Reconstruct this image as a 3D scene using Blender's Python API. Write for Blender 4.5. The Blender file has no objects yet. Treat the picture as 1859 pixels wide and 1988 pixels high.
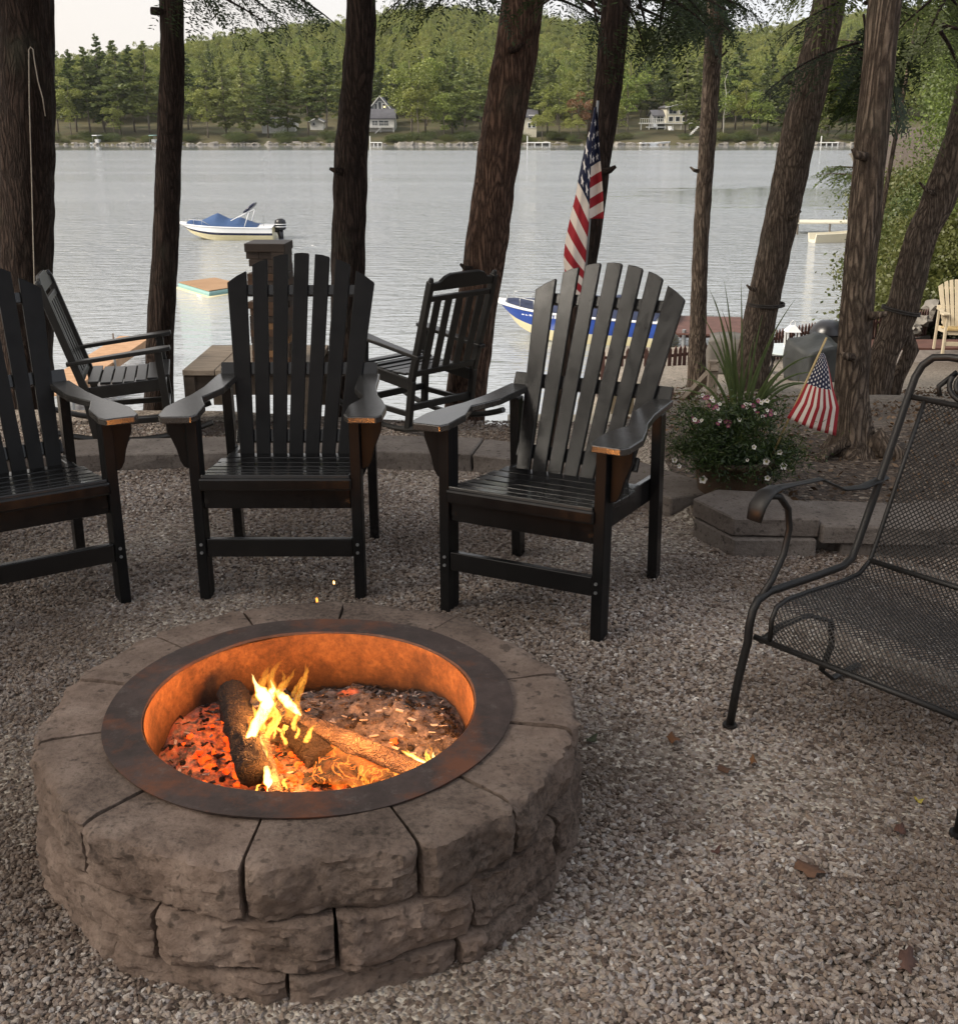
import bpy, bmesh, math, random
import numpy as np
from mathutils import Vector, Matrix, noise
R = math.radians
SC = bpy.context.scene
COL = SC.collection

# ------------------------------------------------------------------ camera
F, CZ = 2200.0, 1.6                       # focal length and eye height used for the survey
PITCH = math.atan((994 - 230) / F)
cp, sp = math.cos(PITCH), math.sin(PITCH)
cam_d = bpy.data.cameras.new('camera'); cam = bpy.data.objects.new('camera', cam_d); COL.objects.link(cam)
cam.location = (0, 0, CZ); cam.rotation_euler = (math.pi / 2 - PITCH, 0, 0)
cam_d.sensor_fit = 'HORIZONTAL'; cam_d.sensor_width = 36; cam_d.lens = 36 * F / 1859.0
cam_d.clip_start = 0.05; cam_d.clip_end = 5000
SC.camera = cam

# ------------------------------------------------------------------ world, sun, exposure
SUN_EL, SUN_AZ = 38, 250                  # azimuth clockwise from +Y: light from the left, a little behind
W = bpy.data.worlds.new('World'); SC.world = W; W.use_nodes = True
nt = W.node_tree; nt.nodes.clear()
out = nt.nodes.new('ShaderNodeOutputWorld'); bg = nt.nodes.new('ShaderNodeBackground')
sky = nt.nodes.new('ShaderNodeTexSky'); sky.sky_type = 'NISHITA'; sky.sun_disc = False
sky.sun_elevation = R(SUN_EL); sky.sun_rotation = R(SUN_AZ); sky.dust_density = 4; sky.air_density = 1.0
tc = nt.nodes.new('ShaderNodeTexCoord'); sx = nt.nodes.new('ShaderNodeSeparateXYZ')
mr = nt.nodes.new('ShaderNodeMapRange'); mr.inputs[1].default_value = -0.45; mr.inputs[2].default_value = 0.45
hz = nt.nodes.new('ShaderNodeMix'); hz.data_type = 'RGBA'
hz.inputs['A'].default_value = (6.9, 6.35, 5.8, 1); hz.inputs['B'].default_value = (6.5, 6.75, 7.2, 1)
mx = nt.nodes.new('ShaderNodeMix'); mx.data_type = 'RGBA'; mx.inputs['Factor'].default_value = 0.86
nt.links.new(tc.outputs['Generated'], sx.inputs[0]); nt.links.new(sx.outputs['X'], mr.inputs[0])
nt.links.new(mr.outputs[0], hz.inputs['Factor']); nt.links.new(sky.outputs[0], mx.inputs['A'])
nt.links.new(hz.outputs['Result'], mx.inputs['B']); nt.links.new(mx.outputs['Result'], bg.inputs[0])
bg.inputs[1].default_value = 0.105; nt.links.new(bg.outputs[0], out.inputs[0])

sd = bpy.data.lights.new('sun', 'SUN'); sun = bpy.data.objects.new('sun', sd); COL.objects.link(sun)
sd.energy = 3.6; sd.angle = R(24); sd.color = (1, .91, .78)
az, el = R(SUN_AZ), R(SUN_EL)
sdir = Vector((math.sin(az) * math.cos(el), math.cos(az) * math.cos(el), math.sin(el)))
sun.rotation_euler = sdir.to_track_quat('Z', 'Y').to_euler()
SC.view_settings.view_transform = 'Standard'; SC.view_settings.look = 'None'
SC.view_settings.exposure = 0.62; SC.view_settings.gamma = 1; SC.view_settings.use_curve_mapping = False
SC.render.engine = 'CYCLES'
SC.cycles.transparent_max_bounces = 16; SC.cycles.max_bounces = 6

# ------------------------------------------------------------------ helpers
def ray(u, v):
    a = (u - 929.5) / F; b = (994 - v) / F
    return Vector((a, cp + b * sp, -sp + b * cp))
def G(u, v, z=0.0):                       # survey: where a sight line meets the level z
    d = ray(u, v); return Vector((0, 0, CZ)) + d * ((z - CZ) / d.z)
def S(u, v, y):                           # survey: where a sight line meets the vertical plane at y
    d = ray(u, v); return Vector((0, 0, CZ)) + d * (y / d.y)
def sstep(a, b, x):
    t = max(0.0, min(1.0, (x - a) / (b - a))); return t * t * (3 - 2 * t)
def lerp_tab(tab, x):
    if x <= tab[0][0]: return tab[0][1]
    for (x0, y0), (x1, y1) in zip(tab, tab[1:]):
        if x <= x1: return y0 + (y1 - y0) * (x - x0) / (x1 - x0)
    return tab[-1][1]
def fb(p, o=4): return noise.fractal(Vector(p), 1.0, 2.0, o)

def tag(o, label=None, cat=None, group=None, kind=None):
    if label: o['label'] = label
    if cat: o['category'] = cat
    if group: o['group'] = group
    if kind: o['kind'] = kind
    return o
def thing(name, label, cat, loc=(0, 0, 0), rz=0.0, group=None):
    o = bpy.data.objects.new(name, None); COL.objects.link(o); o.empty_display_size = .1
    o.location = loc; o.rotation_euler = (0, 0, rz)
    return tag(o, label, cat, group)
def copy_tree(o, parent=None):
    c = o.copy(); COL.objects.link(c)
    if parent is not None: c.parent = parent
    for ch in list(o.children): copy_tree(ch, c)
    return c

class MB:
    def __init__(s): s.v = []; s.f = []; s.m = []
    def add(s, vs, fs, mi=0, M=None):
        n = len(s.v)
        if M is not None: vs = [M @ Vector(p) for p in vs]
        s.v += [tuple(p) for p in vs]; s.f += [tuple(i + n for i in f) for f in fs]; s.m += [mi] * len(fs)
    def box(s, lo, hi, mi=0, M=None):
        x0, y0, z0 = lo; x1, y1, z1 = hi
        s.add([(x0,y0,z0),(x1,y0,z0),(x1,y1,z0),(x0,y1,z0),(x0,y0,z1),(x1,y0,z1),(x1,y1,z1),(x0,y1,z1)],
              [(0,3,2,1),(4,5,6,7),(0,1,5,4),(1,2,6,5),(2,3,7,6),(3,0,4,7)], mi, M)
    def beam(s, a, b, w, h, up=(0, 0, 1), mi=0):    # rectangular bar from a to b, w sideways, h along up
        a = Vector(a); b = Vector(b); d = (b - a); L = d.length; d.normalize()
        side = d.cross(Vector(up)).normalized(); u2 = side.cross(d)
        M = Matrix((side, d, u2)).transposed().to_4x4(); M.translation = a
        s.box((-w/2, 0, -h/2), (w/2, L, h/2), mi, M)
    def prism(s, pts, z0, z1, mi=0, M=None):        # polygon counter-clockwise in xy
        n = len(pts)
        vs = [(p[0], p[1], z0) for p in pts] + [(p[0], p[1], z1) for p in pts]
        fs = [tuple(reversed(range(n))), tuple(range(n, 2*n))] + [(i, (i+1) % n, n+(i+1) % n, n+i) for i in range(n)]
        s.add(vs, fs, mi, M)
    def tube(s, pts, rad, seg=8, mi=0, cap=True, flat=1.0, upv=None):
        pts = [Vector(p) for p in pts]; n = len(pts)
        if not hasattr(rad, '__len__'): rad = [rad] * n
        base = len(s.v); prev = None
        for i, p in enumerate(pts):
            t = (pts[min(i+1, n-1)] - pts[max(i-1, 0)])
            t = t.normalized() if t.length > 1e-9 else Vector((0, 0, 1))
            if prev is None:
                r = Vector(upv) if upv else (Vector((1, 0, 0)) if abs(t.x) < .9 else Vector((0, 1, 0)))
            else: r = prev
            a = (r - t * r.dot(t)).normalized(); b = t.cross(a); prev = a
            for k in range(seg):
                an = 2 * math.pi * k / seg
                s.v.append(tuple(p + a * (math.cos(an) * rad[i]) + b * (math.sin(an) * rad[i] * flat)))
        for i in range(n - 1):
            for k in range(seg):
                q = base + i * seg; k2 = (k + 1) % seg
                s.f.append((q + k, q + k2, q + seg + k2, q + seg + k)); s.m.append(mi)
        if cap:
            s.f.append(tuple(base + k for k in reversed(range(seg)))); s.m.append(mi)
            s.f.append(tuple(base + (n-1) * seg + k for k in range(seg))); s.m.append(mi)
    def lathe(s, prof, seg=24, mi=0, c=(0, 0, 0)):
        base = len(s.v)
        for r, z in prof:
            for k in range(seg):
                an = 2 * math.pi * k / seg
                s.v.append((c[0] + r * math.cos(an), c[1] + r * math.sin(an), c[2] + z))
        for i in range(len(prof) - 1):
            for k in range(seg):
                q = base + i * seg; k2 = (k + 1) % seg
                s.f.append((q + k, q + k2, q + seg + k2, q + seg + k)); s.m.append(mi)
    def build(s, name, mats, parent=None, smooth=False, bevel=0, loc=None, kind=None):
        me = bpy.data.meshes.new(name); me.from_pydata(s.v, [], s.f)
        if not isinstance(mats, (list, tuple)): mats = [mats]
        for m in mats: me.materials.append(m)
        if len(mats) > 1: me.polygons.foreach_set('material_index', s.m)
        me.polygons.foreach_set('use_smooth', [smooth] * len(me.polygons)); me.update()
        o = bpy.data.objects.new(name, me); COL.objects.link(o)
        if parent is not None: o.parent = parent
        if loc is not None: o.location = loc
        if bevel:
            b = o.modifiers.new('bevel', 'BEVEL'); b.width = bevel; b.segments = 2; b.limit_method = 'ANGLE'
            b.harden_normals = False
        if kind: o['kind'] = kind
        return o
def np_mesh(name, V, Q, mat, parent=None, kind=None, k=4):
    V = np.asarray(V, dtype=np.float32).reshape(-1, 3); Q = np.asarray(Q, dtype=np.int32).reshape(-1)
    me = bpy.data.meshes.new(name); me.vertices.add(len(V)); me.vertices.foreach_set('co', V.ravel())
    nf = len(Q) // k; me.loops.add(len(Q)); me.loops.foreach_set('vertex_index', Q)
    me.polygons.add(nf); me.polygons.foreach_set('loop_start', np.arange(nf, dtype=np.int32) * k)
    try: me.polygons.foreach_set('loop_total', np.full(nf, k, dtype=np.int32))
    except Exception: pass
    me.update(calc_edges=True); me.materials.append(mat)
    o = bpy.data.objects.new(name, me); COL.objects.link(o)
    if parent is not None: o.parent = parent
    if kind: o['kind'] = kind
    return o

# ------------------------------------------------------------------ material helper
class NT:
    def __init__(s, name):
        s.m = bpy.data.materials.new(name); s.m.use_nodes = True; s.t = s.m.node_tree; s.t.nodes.clear()
        s.out = s.n('ShaderNodeOutputMaterial'); s.b = s.n('ShaderNodeBsdfPrincipled'); s.l(s.b.outputs[0], s.out.inputs[0])
        s.c = s.n('ShaderNodeTexCoord')
    def n(s, t, **kw):
        x = s.t.nodes.new(t)
        for k, v in kw.items(): setattr(x, k, v)
        return x
    def l(s, a, b): s.t.links.new(a, b)
    def map(s, scale=(1, 1, 1), src='Object'):
        m = s.n('ShaderNodeMapping'); m.inputs['Scale'].default_value = scale; s.l(s.c.outputs[src], m.inputs[0]); return m.outputs[0]
    def noise(s, scale, det=4, vec=None, rough=.55, dist=0):
        x = s.n('ShaderNodeTexNoise'); x.inputs['Scale'].default_value = scale; x.inputs['Detail'].default_value = det
        x.inputs['Roughness'].default_value = rough; x.inputs['Distortion'].default_value = dist
        s.l(vec if vec is not None else s.c.outputs['Object'], x.inputs['Vector']); return x.outputs['Fac']
    def vor(s, scale, vec=None, feat='F1', out='Distance'):
        x = s.n('ShaderNodeTexVoronoi', feature=feat); x.inputs['Scale'].default_value = scale
        s.l(vec if vec is not None else s.c.outputs['Object'], x.inputs['Vector']); return x.outputs[out]
    def ramp(s, fac, stops):
        r = s.n('ShaderNodeValToRGB'); e = r.color_ramp.elements
        while len(e) < len(stops): e.new(.5)
        for i, (p, c) in enumerate(stops):
            e[i].position = p; e[i].color = (c[0], c[1], c[2], 1) if hasattr(c, '__len__') else (c, c, c, 1)
        s.l(fac, r.inputs[0]); return r.outputs[0]
    def mixc(s, f, a, b, blend='MIX'):
        x = s.n('ShaderNodeMix', data_type='RGBA', blend_type=blend)
        for k, val in (('Factor', f), ('A', a), ('B', b)):
            if hasattr(val, 'links'): s.l(val, x.inputs[k])
            else: x.inputs[k].default_value = val if k == 'Factor' else (tuple(val) + (1,) if len(val) == 3 else val)
        return x.outputs['Result']
    def math(s, op, a, b=0.0, c=0.0):
        x = s.n('ShaderNodeMath', operation=op)
        for i, val in enumerate((a, b, c)):
            if hasattr(val, 'links'): s.l(val, x.inputs[i])
            else: x.inputs[i].default_value = val
        return x.outputs[0]
    def bump(s, h, strength=.3, dist=.01, nrm=None):
        x = s.n('ShaderNodeBump'); x.inputs['Strength'].default_value = strength; x.inputs['Distance'].default_value = dist
        s.l(h, x.inputs['Height'])
        if nrm is not None: s.l(nrm, x.inputs['Normal'])
        return x.outputs[0]
    def set(s, color=None, rough=None, normal=None, **kw):
        for k, val in (('Base Color', color), ('Roughness', rough), ('Normal', normal)):
            if val is None: continue
            if hasattr(val, 'links'): s.l(val, s.b.inputs[k])
            elif k == 'Base Color': s.b.inputs[k].default_value = tuple(val) + (1,)
            else: s.b.inputs[k].default_value = val
        for k, val in kw.items():
            inp = s.b.inputs[k.replace('_', ' ')]
            if hasattr(val, 'links'): s.l(val, inp)
            else: inp.default_value = val
        return s.m

def mottled(name, c1, c2, scale=6, rough=.7, bump=.2, dist=.004, stretch=(1, 1, 1), c3=None, fine=60, **kw):
    t = NT(name); vec = t.map(stretch)
    n = t.noise(scale, 6, vec, .65)
    st = [(.3, c1), (.7, c2)] if c3 is None else [(.28, c1), (.5, c2), (.72, c3)]
    col = t.ramp(n, st)
    nf = t.noise(fine, 4, vec, .7)
    return t.set(col, rough, t.bump(nf, bump, dist), **kw)

M = {}
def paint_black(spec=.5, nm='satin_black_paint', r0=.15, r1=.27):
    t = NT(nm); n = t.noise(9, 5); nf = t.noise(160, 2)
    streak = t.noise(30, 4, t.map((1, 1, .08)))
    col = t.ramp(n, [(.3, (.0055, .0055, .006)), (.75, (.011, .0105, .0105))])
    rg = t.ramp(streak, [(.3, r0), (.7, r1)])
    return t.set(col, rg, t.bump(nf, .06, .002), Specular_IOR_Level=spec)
M['black'] = paint_black(); M['black_shaded'] = paint_black(.16, 'shaded_black_paint', .42, .58); M['slat_sky_lit'] = paint_black(.40, 'sky_lit_black_paint')  # same paint: gloss cut for shaded parts, kept where slats mirror the sky
M['arm'] = mottled('arm_paint_sky_glare', (.022, .021, .02), (.05, .047, .043), 14, .24, .12, .002, Specular_IOR_Level=1.0)  # same black paint, lightened and glossed to imitate sky glare on arm tops
M['rocker'] = mottled('worn_black_paint', (.008, .008, .008), (.02, .019, .018), 8, .35, .15)
M['cream'] = mottled('cream_board', (.42, .36, .26), (.55, .47, .34), 5, .6)
M['tan_seat'] = mottled('tan_board', (.40, .29, .13), (.5, .37, .18), 5, .6)
M['greywood'] = mottled('weathered_wood', (.15, .115, .085), (.36, .29, .22), 5, .75, .4, .004, (1, 9, 1), fine=40)
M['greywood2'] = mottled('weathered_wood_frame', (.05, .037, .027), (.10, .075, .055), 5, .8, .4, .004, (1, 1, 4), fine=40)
M['warmwood'] = mottled('warm_deck_wood', (.36, .2, .10), (.5, .3, .17), 4, .7, .3)
M['reddeck'] = mottled('red_deck_board', (.07, .028, .02), (.135, .06, .045), 3, .7, .3)
M['darkfence'] = mottled('brown_picket', (.05, .02, .018), (.09, .04, .03), 5, .75)
M['block_dark'] = mottled('dark_stained_block', (.022, .014, .010), (.05, .032, .022), 8, .55, .2)
M['block_mid'] = mottled('stained_block_brown', (.055, .026, .013), (.09, .045, .022), 8, .6, .2)
M['block_light'] = mottled('bare_block_end', (.16, .08, .035), (.22, .12, .05), 8, .6, .2)
M['metal'] = mottled('galvanised_metal', (.25, .26, .27), (.42, .43, .44), 8, .4, .1, Metallic=.7)
M['white'] = mottled('white_paint', (.62, .62, .6), (.78, .78, .76), 3, .5, .1)
M['gel_white'] = mottled('white_gelcoat', (.72, .73, .74), (.84, .85, .86), 1, .18, .02)
M['gel_cream'] = mottled('cream_gelcoat', (.66, .58, .34), (.78, .7, .46), 1, .2, .02)
M['gel_navy'] = mottled('navy_gelcoat', (.008, .01, .03), (.015, .018, .05), 1, .2, .02)
M['gel_blue'] = mottled('blue_gelcoat', (.012, .04, .21), (.02, .065, .32), 1, .15, .02)
M['canvas_blue'] = mottled('blue_boat_canvas', (.022, .055, .14), (.035, .08, .19), 1.5, .8, .4, .03, fine=9)
M['canvas_navy'] = mottled('navy_boat_canvas', (.012, .02, .05), (.025, .035, .085), 1.5, .8, .4, .03, fine=9)
M['blackplastic'] = mottled('black_plastic', (.008, .008, .01), (.015, .015, .018), 5, .3, .05)
M['aqua'] = mottled('aqua_vinyl', (.20, .36, .34), (.27, .44, .41), 3, .4, .05)
M['raft_tan'] = mottled('tan_foam_mat', (.26, .15, .075), (.34, .205, .11), 1.2, .8, .2)
M['cover'] = mottled('grey_brown_cover', (.075, .068, .06), (.12, .108, .095), 2, .75, .3, .01, fine=12)
M['cover_dark'] = mottled('charcoal_cover', (.02, .022, .022), (.045, .048, .046), 2, .6, .4, .015, fine=9)
M['glass_top'] = mottled('frosted_table_glass', (.45, .52, .52), (.6, .66, .66), 3, .08, .02)
M['leather'] = mottled('terracotta_brown_pot', (.05, .032, .02), (.10, .06, .035), 6, .6, .2)
M['rope'] = mottled('pale_cord', (.28, .24, .2), (.4, .36, .3), 20, .9, .3)
M['darkrope'] = mottled('dark_cord', (.03, .027, .023), (.06, .05, .045), 20, .9, .3)
M['roof'] = mottled('dark_roof_shingle', (.06, .06, .07), (.10, .10, .115), .8, .8, .2)
M['siding_white'] = mottled('white_siding', (.66, .65, .62), (.76, .75, .72), .5, .6, .1)
M['siding_cream'] = mottled('cream_siding', (.55, .52, .42), (.66, .62, .5), .5, .6, .1)
M['siding_grey'] = mottled('grey_siding', (.20, .21, .22), (.28, .29, .30), .6, .7, .1)
M['pane'] = mottled('window_glass', (.02, .025, .03), (.05, .06, .07), .5, .08, .02)
M['pane_lit'] = NT('lit_window_glass'); _t = M['pane_lit']; M['pane_lit'] = _t.set((.8, .6, .3), .4, Emission_Color=(1, .72, .35, 1), Emission_Strength=1.0)
M['driftstone'] = mottled('shore_rock', (.12, .11, .10), (.26, .24, .21), .8, .85, .5, .05, fine=6)

def bark(name, c1, c2, c3, sc=1.0):
    t = NT(name)
    wv = t.map((1, 1, .16)); nn = t.n('ShaderNodeTexNoise'); nn.inputs['Scale'].default_value = 6; t.l(wv, nn.inputs['Vector'])
    dv = t.n('ShaderNodeMixRGB'); dv.inputs[0].default_value = .2; t.l(wv, dv.inputs[1]); t.l(nn.outputs['Color'], dv.inputs[2])
    v1 = t.vor(44 * sc, dv.outputs[0], 'DISTANCE_TO_EDGE'); f1 = t.noise(60, 6, t.map((1, 1, .35)), .75)
    big = t.noise(2.2, 3)
    plate = t.ramp(t.math('ADD', v1, t.math('MULTIPLY', t.math('SUBTRACT', f1, .5), .3)), [(.0, .2), (.24, 1.)])
    h = t.math('ADD', t.math('MULTIPLY', plate, .8), t.math('MULTIPLY', f1, .55))
    col = t.mixc(plate, c1, t.ramp(f1, [(.3, c2), (.72, c3)]))
    col = t.mixc(t.ramp(big, [(.55, 0.), (.75, .35)]), col, (.085, .095, .07))
    return t.set(col, .9, t.bump(h, 1.0, .022), Specular_IOR_Level=.2)
M['bark'] = bark('furrowed_bark', (.014, .009, .0075), (.028, .018, .0145), (.072, .048, .037))
M['bark_red'] = bark('reddish_furrowed_bark', (.026, .015, .011), (.095, .053, .037), (.19, .12, .088))
M['bark_grey'] = bark('grey_furrowed_bark', (.032, .022, .017), (.105, .075, .057), (.25, .195, .15))
M['bark_far'] = mottled('far_trunk', (.09, .075, .06), (.17, .145, .12), 1, .9)
M['birch'] = mottled('pale_birch_bark', (.38, .36, .32), (.55, .53, .48), 1, .8)

def foliage(name, dark, light, hue_alt=None, trans=.35, nsc=.5, rnd=.5):
    t = NT(name); oi = t.n('ShaderNodeObjectInfo')
    geo = t.n('ShaderNodeNewGeometry')
    n = t.noise(nsc, 3)
    isl = geo.outputs['Random Per Island']
    f = t.math('ADD', t.math('MULTIPLY', n, .55), t.math('MULTIPLY', isl, .45))
    col = t.ramp(f, [(.28, dark), (.72, light)])
    if hue_alt is not None:
        col = t.mixc(t.math('MULTIPLY', oi.outputs['Random'], rnd), col, hue_alt)
    t.t.nodes.remove(t.b)
    d = t.n('ShaderNodeBsdfDiffuse'); tr = t.n('ShaderNodeBsdfTranslucent'); mxs = t.n('ShaderNodeMixShader'); mxs.inputs[0].default_value = trans
    gl = t.n('ShaderNodeBsdfGlossy'); gl.inputs['Roughness'].default_value = .5; m2 = t.n('ShaderNodeMixShader'); m2.inputs[0].default_value = .04
    t.l(col, d.inputs[0]); t.l(col, tr.inputs[0]); t.l(d.outputs[0], mxs.inputs[1]); t.l(tr.outputs[0], mxs.inputs[2])
    t.l(mxs.outputs[0], m2.inputs[1]); t.l(gl.outputs[0], m2.inputs[2]); t.l(m2.outputs[0], t.out.inputs[0])
    return t.m
M['pine_f'] = foliage('pine_needles', (.034, .058, .018), (.15, .195, .055), (.22, .24, .07))
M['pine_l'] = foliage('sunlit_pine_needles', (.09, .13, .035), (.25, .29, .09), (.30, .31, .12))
M['decid_f'] = foliage('broad_leaves', (.065, .10, .018), (.25, .29, .065), (.34, .33, .08))
M['decid_y'] = foliage('bright_broad_leaves', (.10, .15, .026), (.30, .36, .08), (.34, .34, .09))
M['decid_r'] = foliage('reddening_leaves', (.10, .08, .03), (.30, .12, .06), (.25, .12, .06))
M['hemlock'] = foliage('hemlock_needles', (.014, .026, .010), (.045, .068, .022), trans=.25, nsc=2)
M['hemlock_g'] = foliage('young_hemlock_needles', (.022, .042, .011), (.10, .14, .032), (.13, .16, .04), nsc=.8, trans=.4)
M['maple_g'] = foliage('backlit_green_leaves', (.04, .07, .014), (.18, .24, .045), (.16, .21, .045), nsc=.8, trans=.45)
M['bush'] = foliage('planter_foliage', (.012, .028, .008), (.065, .105, .026), trans=.35, nsc=9)
M['spike'] = foliage('spike_leaves', (.045, .075, .02), (.14, .18, .06), trans=.25, nsc=12)
M['shrub'] = foliage('shore_shrub_leaves', (.03, .055, .013), (.10, .13, .034), (.16, .15, .04), nsc=.6)

# water --------------------------------------------------------------------
def water():
    t = NT('lake_water'); sp_ = t.n('ShaderNodeSeparateXYZ'); t.l(t.c.outputs['Object'], sp_.inputs[0])
    v1 = t.map((.55, 1.6, 1)); v2 = t.map((.5, 1.5, 1)); v3 = t.map((.006, .07, 1))
    n1 = t.noise(1.1, 3, v1, .55, .4); n2 = t.noise(5.5, 2, v2, .5, .3); band = t.noise(1.0, 3, v3)
    near = t.n('ShaderNodeMapRange'); near.inputs[1].default_value = 28; near.inputs[2].default_value = 55
    near.inputs[3].default_value = .16; near.inputs[4].default_value = 1.0; t.l(sp_.outputs['Y'], near.inputs[0])
    far = t.n('ShaderNodeMapRange'); far.inputs[1].default_value = 214; far.inputs[2].default_value = 236
    far.inputs[3].default_value = 1; far.inputs[4].default_value = .012; t.l(sp_.outputs['Y'], far.inputs[0])
    amp = t.math('MULTIPLY', near.outputs[0], far.outputs[0])
    amp = t.math('MULTIPLY', amp, t.ramp(band, [(.3, .45), (.62, 1.)]))
    dx = t.math('DIVIDE', t.math('SUBTRACT', sp_.outputs['X'], 24), 19); dy = t.math('DIVIDE', t.math('SUBTRACT', sp_.outputs['Y'], 92), 20)
    dd = t.math('ADD', t.math('SQRT', t.math('ADD', t.math('MULTIPLY', dx, dx), t.math('MULTIPLY', dy, dy))), t.math('MULTIPLY', t.math('SUBTRACT', t.noise(1, 4, t.map((.25, .5, 1))), .5), 1.4))
    calm = t.n('ShaderNodeMapRange'); calm.inputs[1].default_value = .6; calm.inputs[2].default_value = 1.1; calm.inputs[3].default_value = .05; calm.inputs[4].default_value = 1; t.l(dd, calm.inputs[0])
    amp = t.math('MULTIPLY', amp, calm.outputs[0])
    h = t.math('ADD', n1, t.math('MULTIPLY', n2, .35))
    b = t.n('ShaderNodeBump'); b.inputs['Distance'].default_value = .55
    t.l(amp, b.inputs['Strength']); t.l(h, b.inputs['Height'])
    rg_ = t.n('ShaderNodeValToRGB'); e = rg_.color_ramp.elements; yy = t.n('ShaderNodeMapRange'); yy.inputs[1].default_value = 0; yy.inputs[2].default_value = 280; t.l(sp_.outputs['Y'], yy.inputs[0])
    while len(e) < 6: e.new(.5)
    for i, (p_, v_) in enumerate([(.08, .06), (.2, .12), (.35, .15), (.77, .17), (.85, .04), (1, .03)]): e[i].position = p_; e[i].color = (v_, v_, v_, 1)
    t.l(yy.outputs[0], rg_.inputs[0])
    rough_ = t.math('MULTIPLY', t.math('MULTIPLY', rg_.outputs[0], t.ramp(band, [(.35, .25), (.6, 1.)])), calm.outputs[0])
    return t.set((.30, .325, .35), rough_, b.outputs[0], IOR=2.5)
M['water'] = water()

# gravel, soil, stone -------------------------------------------------------
def gravel_sheet():
    t = NT('gravel_bed'); v = t.vor(85, None, 'F1', 'Color'); d = t.vor(85)
    bw = t.n('ShaderNodeSeparateXYZ'); t.l(v, bw.inputs[0])
    col = t.ramp(bw.outputs[0], [(.0, (.08, .06, .046)), (.35, (.2, .16, .128)), (.7, (.36, .31, .265)), (1, (.55, .5, .43))])
    big = t.noise(.9, 4); col = t.mixc(t.ramp(big, [(.4, 0.), (.7, .5)]), col, (.09, .062, .04))
    h = t.ramp(d, [(.0, 1.), (.6, 0.)])
    return t.set(col, .85, t.bump(h, .9, .008))
M['gravel'] = gravel_sheet()
def soil():
    t = NT('leaf_littered_soil'); v = t.vor(55, None, 'F1', 'Color'); d = t.vor(55)
    bw = t.n('ShaderNodeSeparateXYZ'); t.l(v, bw.inputs[0])
    col = t.ramp(bw.outputs[0], [(.0, (.022, .014, .010)), (.55, (.062, .041, .028)), (.9, (.12, .085, .06)), (1, (.24, .2, .16))])
    sp_ = t.n('ShaderNodeSeparateXYZ'); t.l(t.c.outputs['Object'], sp_.inputs[0])
    v2 = t.vor(45, None, 'F1', 'Color'); b2 = t.n('ShaderNodeSeparateXYZ'); t.l(v2, b2.inputs[0])
    sand = t.ramp(b2.outputs[0], [(0, (.10, .085, .065)), (1, (.36, .31, .26))])
    yy = t.math('ADD', sp_.outputs['Y'], t.math('MULTIPLY', t.noise(.7, 4), 6))
    mxr = t.n('ShaderNodeMapRange'); mxr.inputs[1].default_value = 9; mxr.inputs[2].default_value = 13.5; t.l(yy, mxr.inputs[0])
    xr = t.n('ShaderNodeMapRange'); xr.inputs[1].default_value = 9; xr.inputs[2].default_value = 5; t.l(sp_.outputs['X'], xr.inputs[0])
    col = t.mixc(t.math('MULTIPLY', mxr.outputs[0], xr.outputs[0]), col, sand)
    zr = t.n('ShaderNodeMapRange'); zr.inputs[1].default_value = -3.2; zr.inputs[2].default_value = -4.0; t.l(sp_.outputs['Z'], zr.inputs[0])
    col = t.mixc(zr.outputs[0], col, (.10, .085, .06))
    return t.set(col, .9, t.bump(t.ramp(d, [(0, 1.), (.5, 0.)]), .8, .015))
M['soil'] = soil()
def pebble():
    t = NT('river_pebble'); oi = t.n('ShaderNodeObjectInfo')
    col = t.ramp(oi.outputs['Random'], [(.0, (.045, .034, .03)), (.12, (.12, .086, .07)), (.3, (.25, .195, .165)),
                 (.48, (.38, .33, .30)), (.63, (.28, .21, .16)), (.78, (.48, .42, .37)), (.92, (.30, .275, .275)), (1, (.74, .69, .64))])
    geo = t.n('ShaderNodeNewGeometry'); n = t.n('ShaderNodeTexNoise'); n.inputs['Scale'].default_value = 1.1; n.inputs['Detail'].default_value = 5
    t.l(geo.outputs['Position'], n.inputs['Vector'])
    col = t.mixc(t.ramp(n.outputs['Fac'], [(.38, .08), (.62, .74)]), col, (.075, .050, .035))
    return t.set(col, .62, None, Specular_IOR_Level=.35)
M['pebble'] = pebble()
def stone(name, a, b, c, soot=True, sc=1.0):
    t = NT(name); n = t.noise(7 * sc, 8, None, .7); f = t.noise(70 * sc, 6, None, .75); g = t.noise(2.6 * sc, 4)
    sp_ = t.noise(38 * sc, 2, None, .5)
    col = t.ramp(n, [(.3, a), (.5, b), (.72, c)])
    if soot: col = t.mixc(t.math('MULTIPLY', t.ramp(g, [(.48, 0.), (.64, .85)]), t.ramp(f, [(.3, 1.), (.62, .35)])), col, (.03, .024, .022))
    oi = t.n('ShaderNodeObjectInfo'); col = t.mixc(t.math('MULTIPLY', oi.outputs['Random'], .35), col, (.12, .095, .08))
    col = t.mixc(t.ramp(f, [(.35, .45), (.5, 0.)]), col, (.06, .045, .036))
    col = t.mixc(t.ramp(sp_, [(.62, 0.), (.70, .6)]), col, (.03, .024, .02))
    h = t.math('ADD', t.math('MULTIPLY', n, 1.0), t.math('MULTIPLY', f, .5))
    return t.set(col, .9, t.bump(h, .9, .016), Specular_IOR_Level=.2)
M['stone'] = stone('rough_cast_stone', (.125, .087, .069), (.25, .183, .148), (.375, .29, .24))
M['kerb'] = stone('kerb_stone', (.13, .112, .10), (.185, .16, .145), (.25, .22, .198), soot=False)
M['terrain'] = mottled('shore_grass', (.030, .040, .014), (.075, .062, .026), .12, .95, .3, .1, c3=(.05, .068, .02), fine=2)
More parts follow.
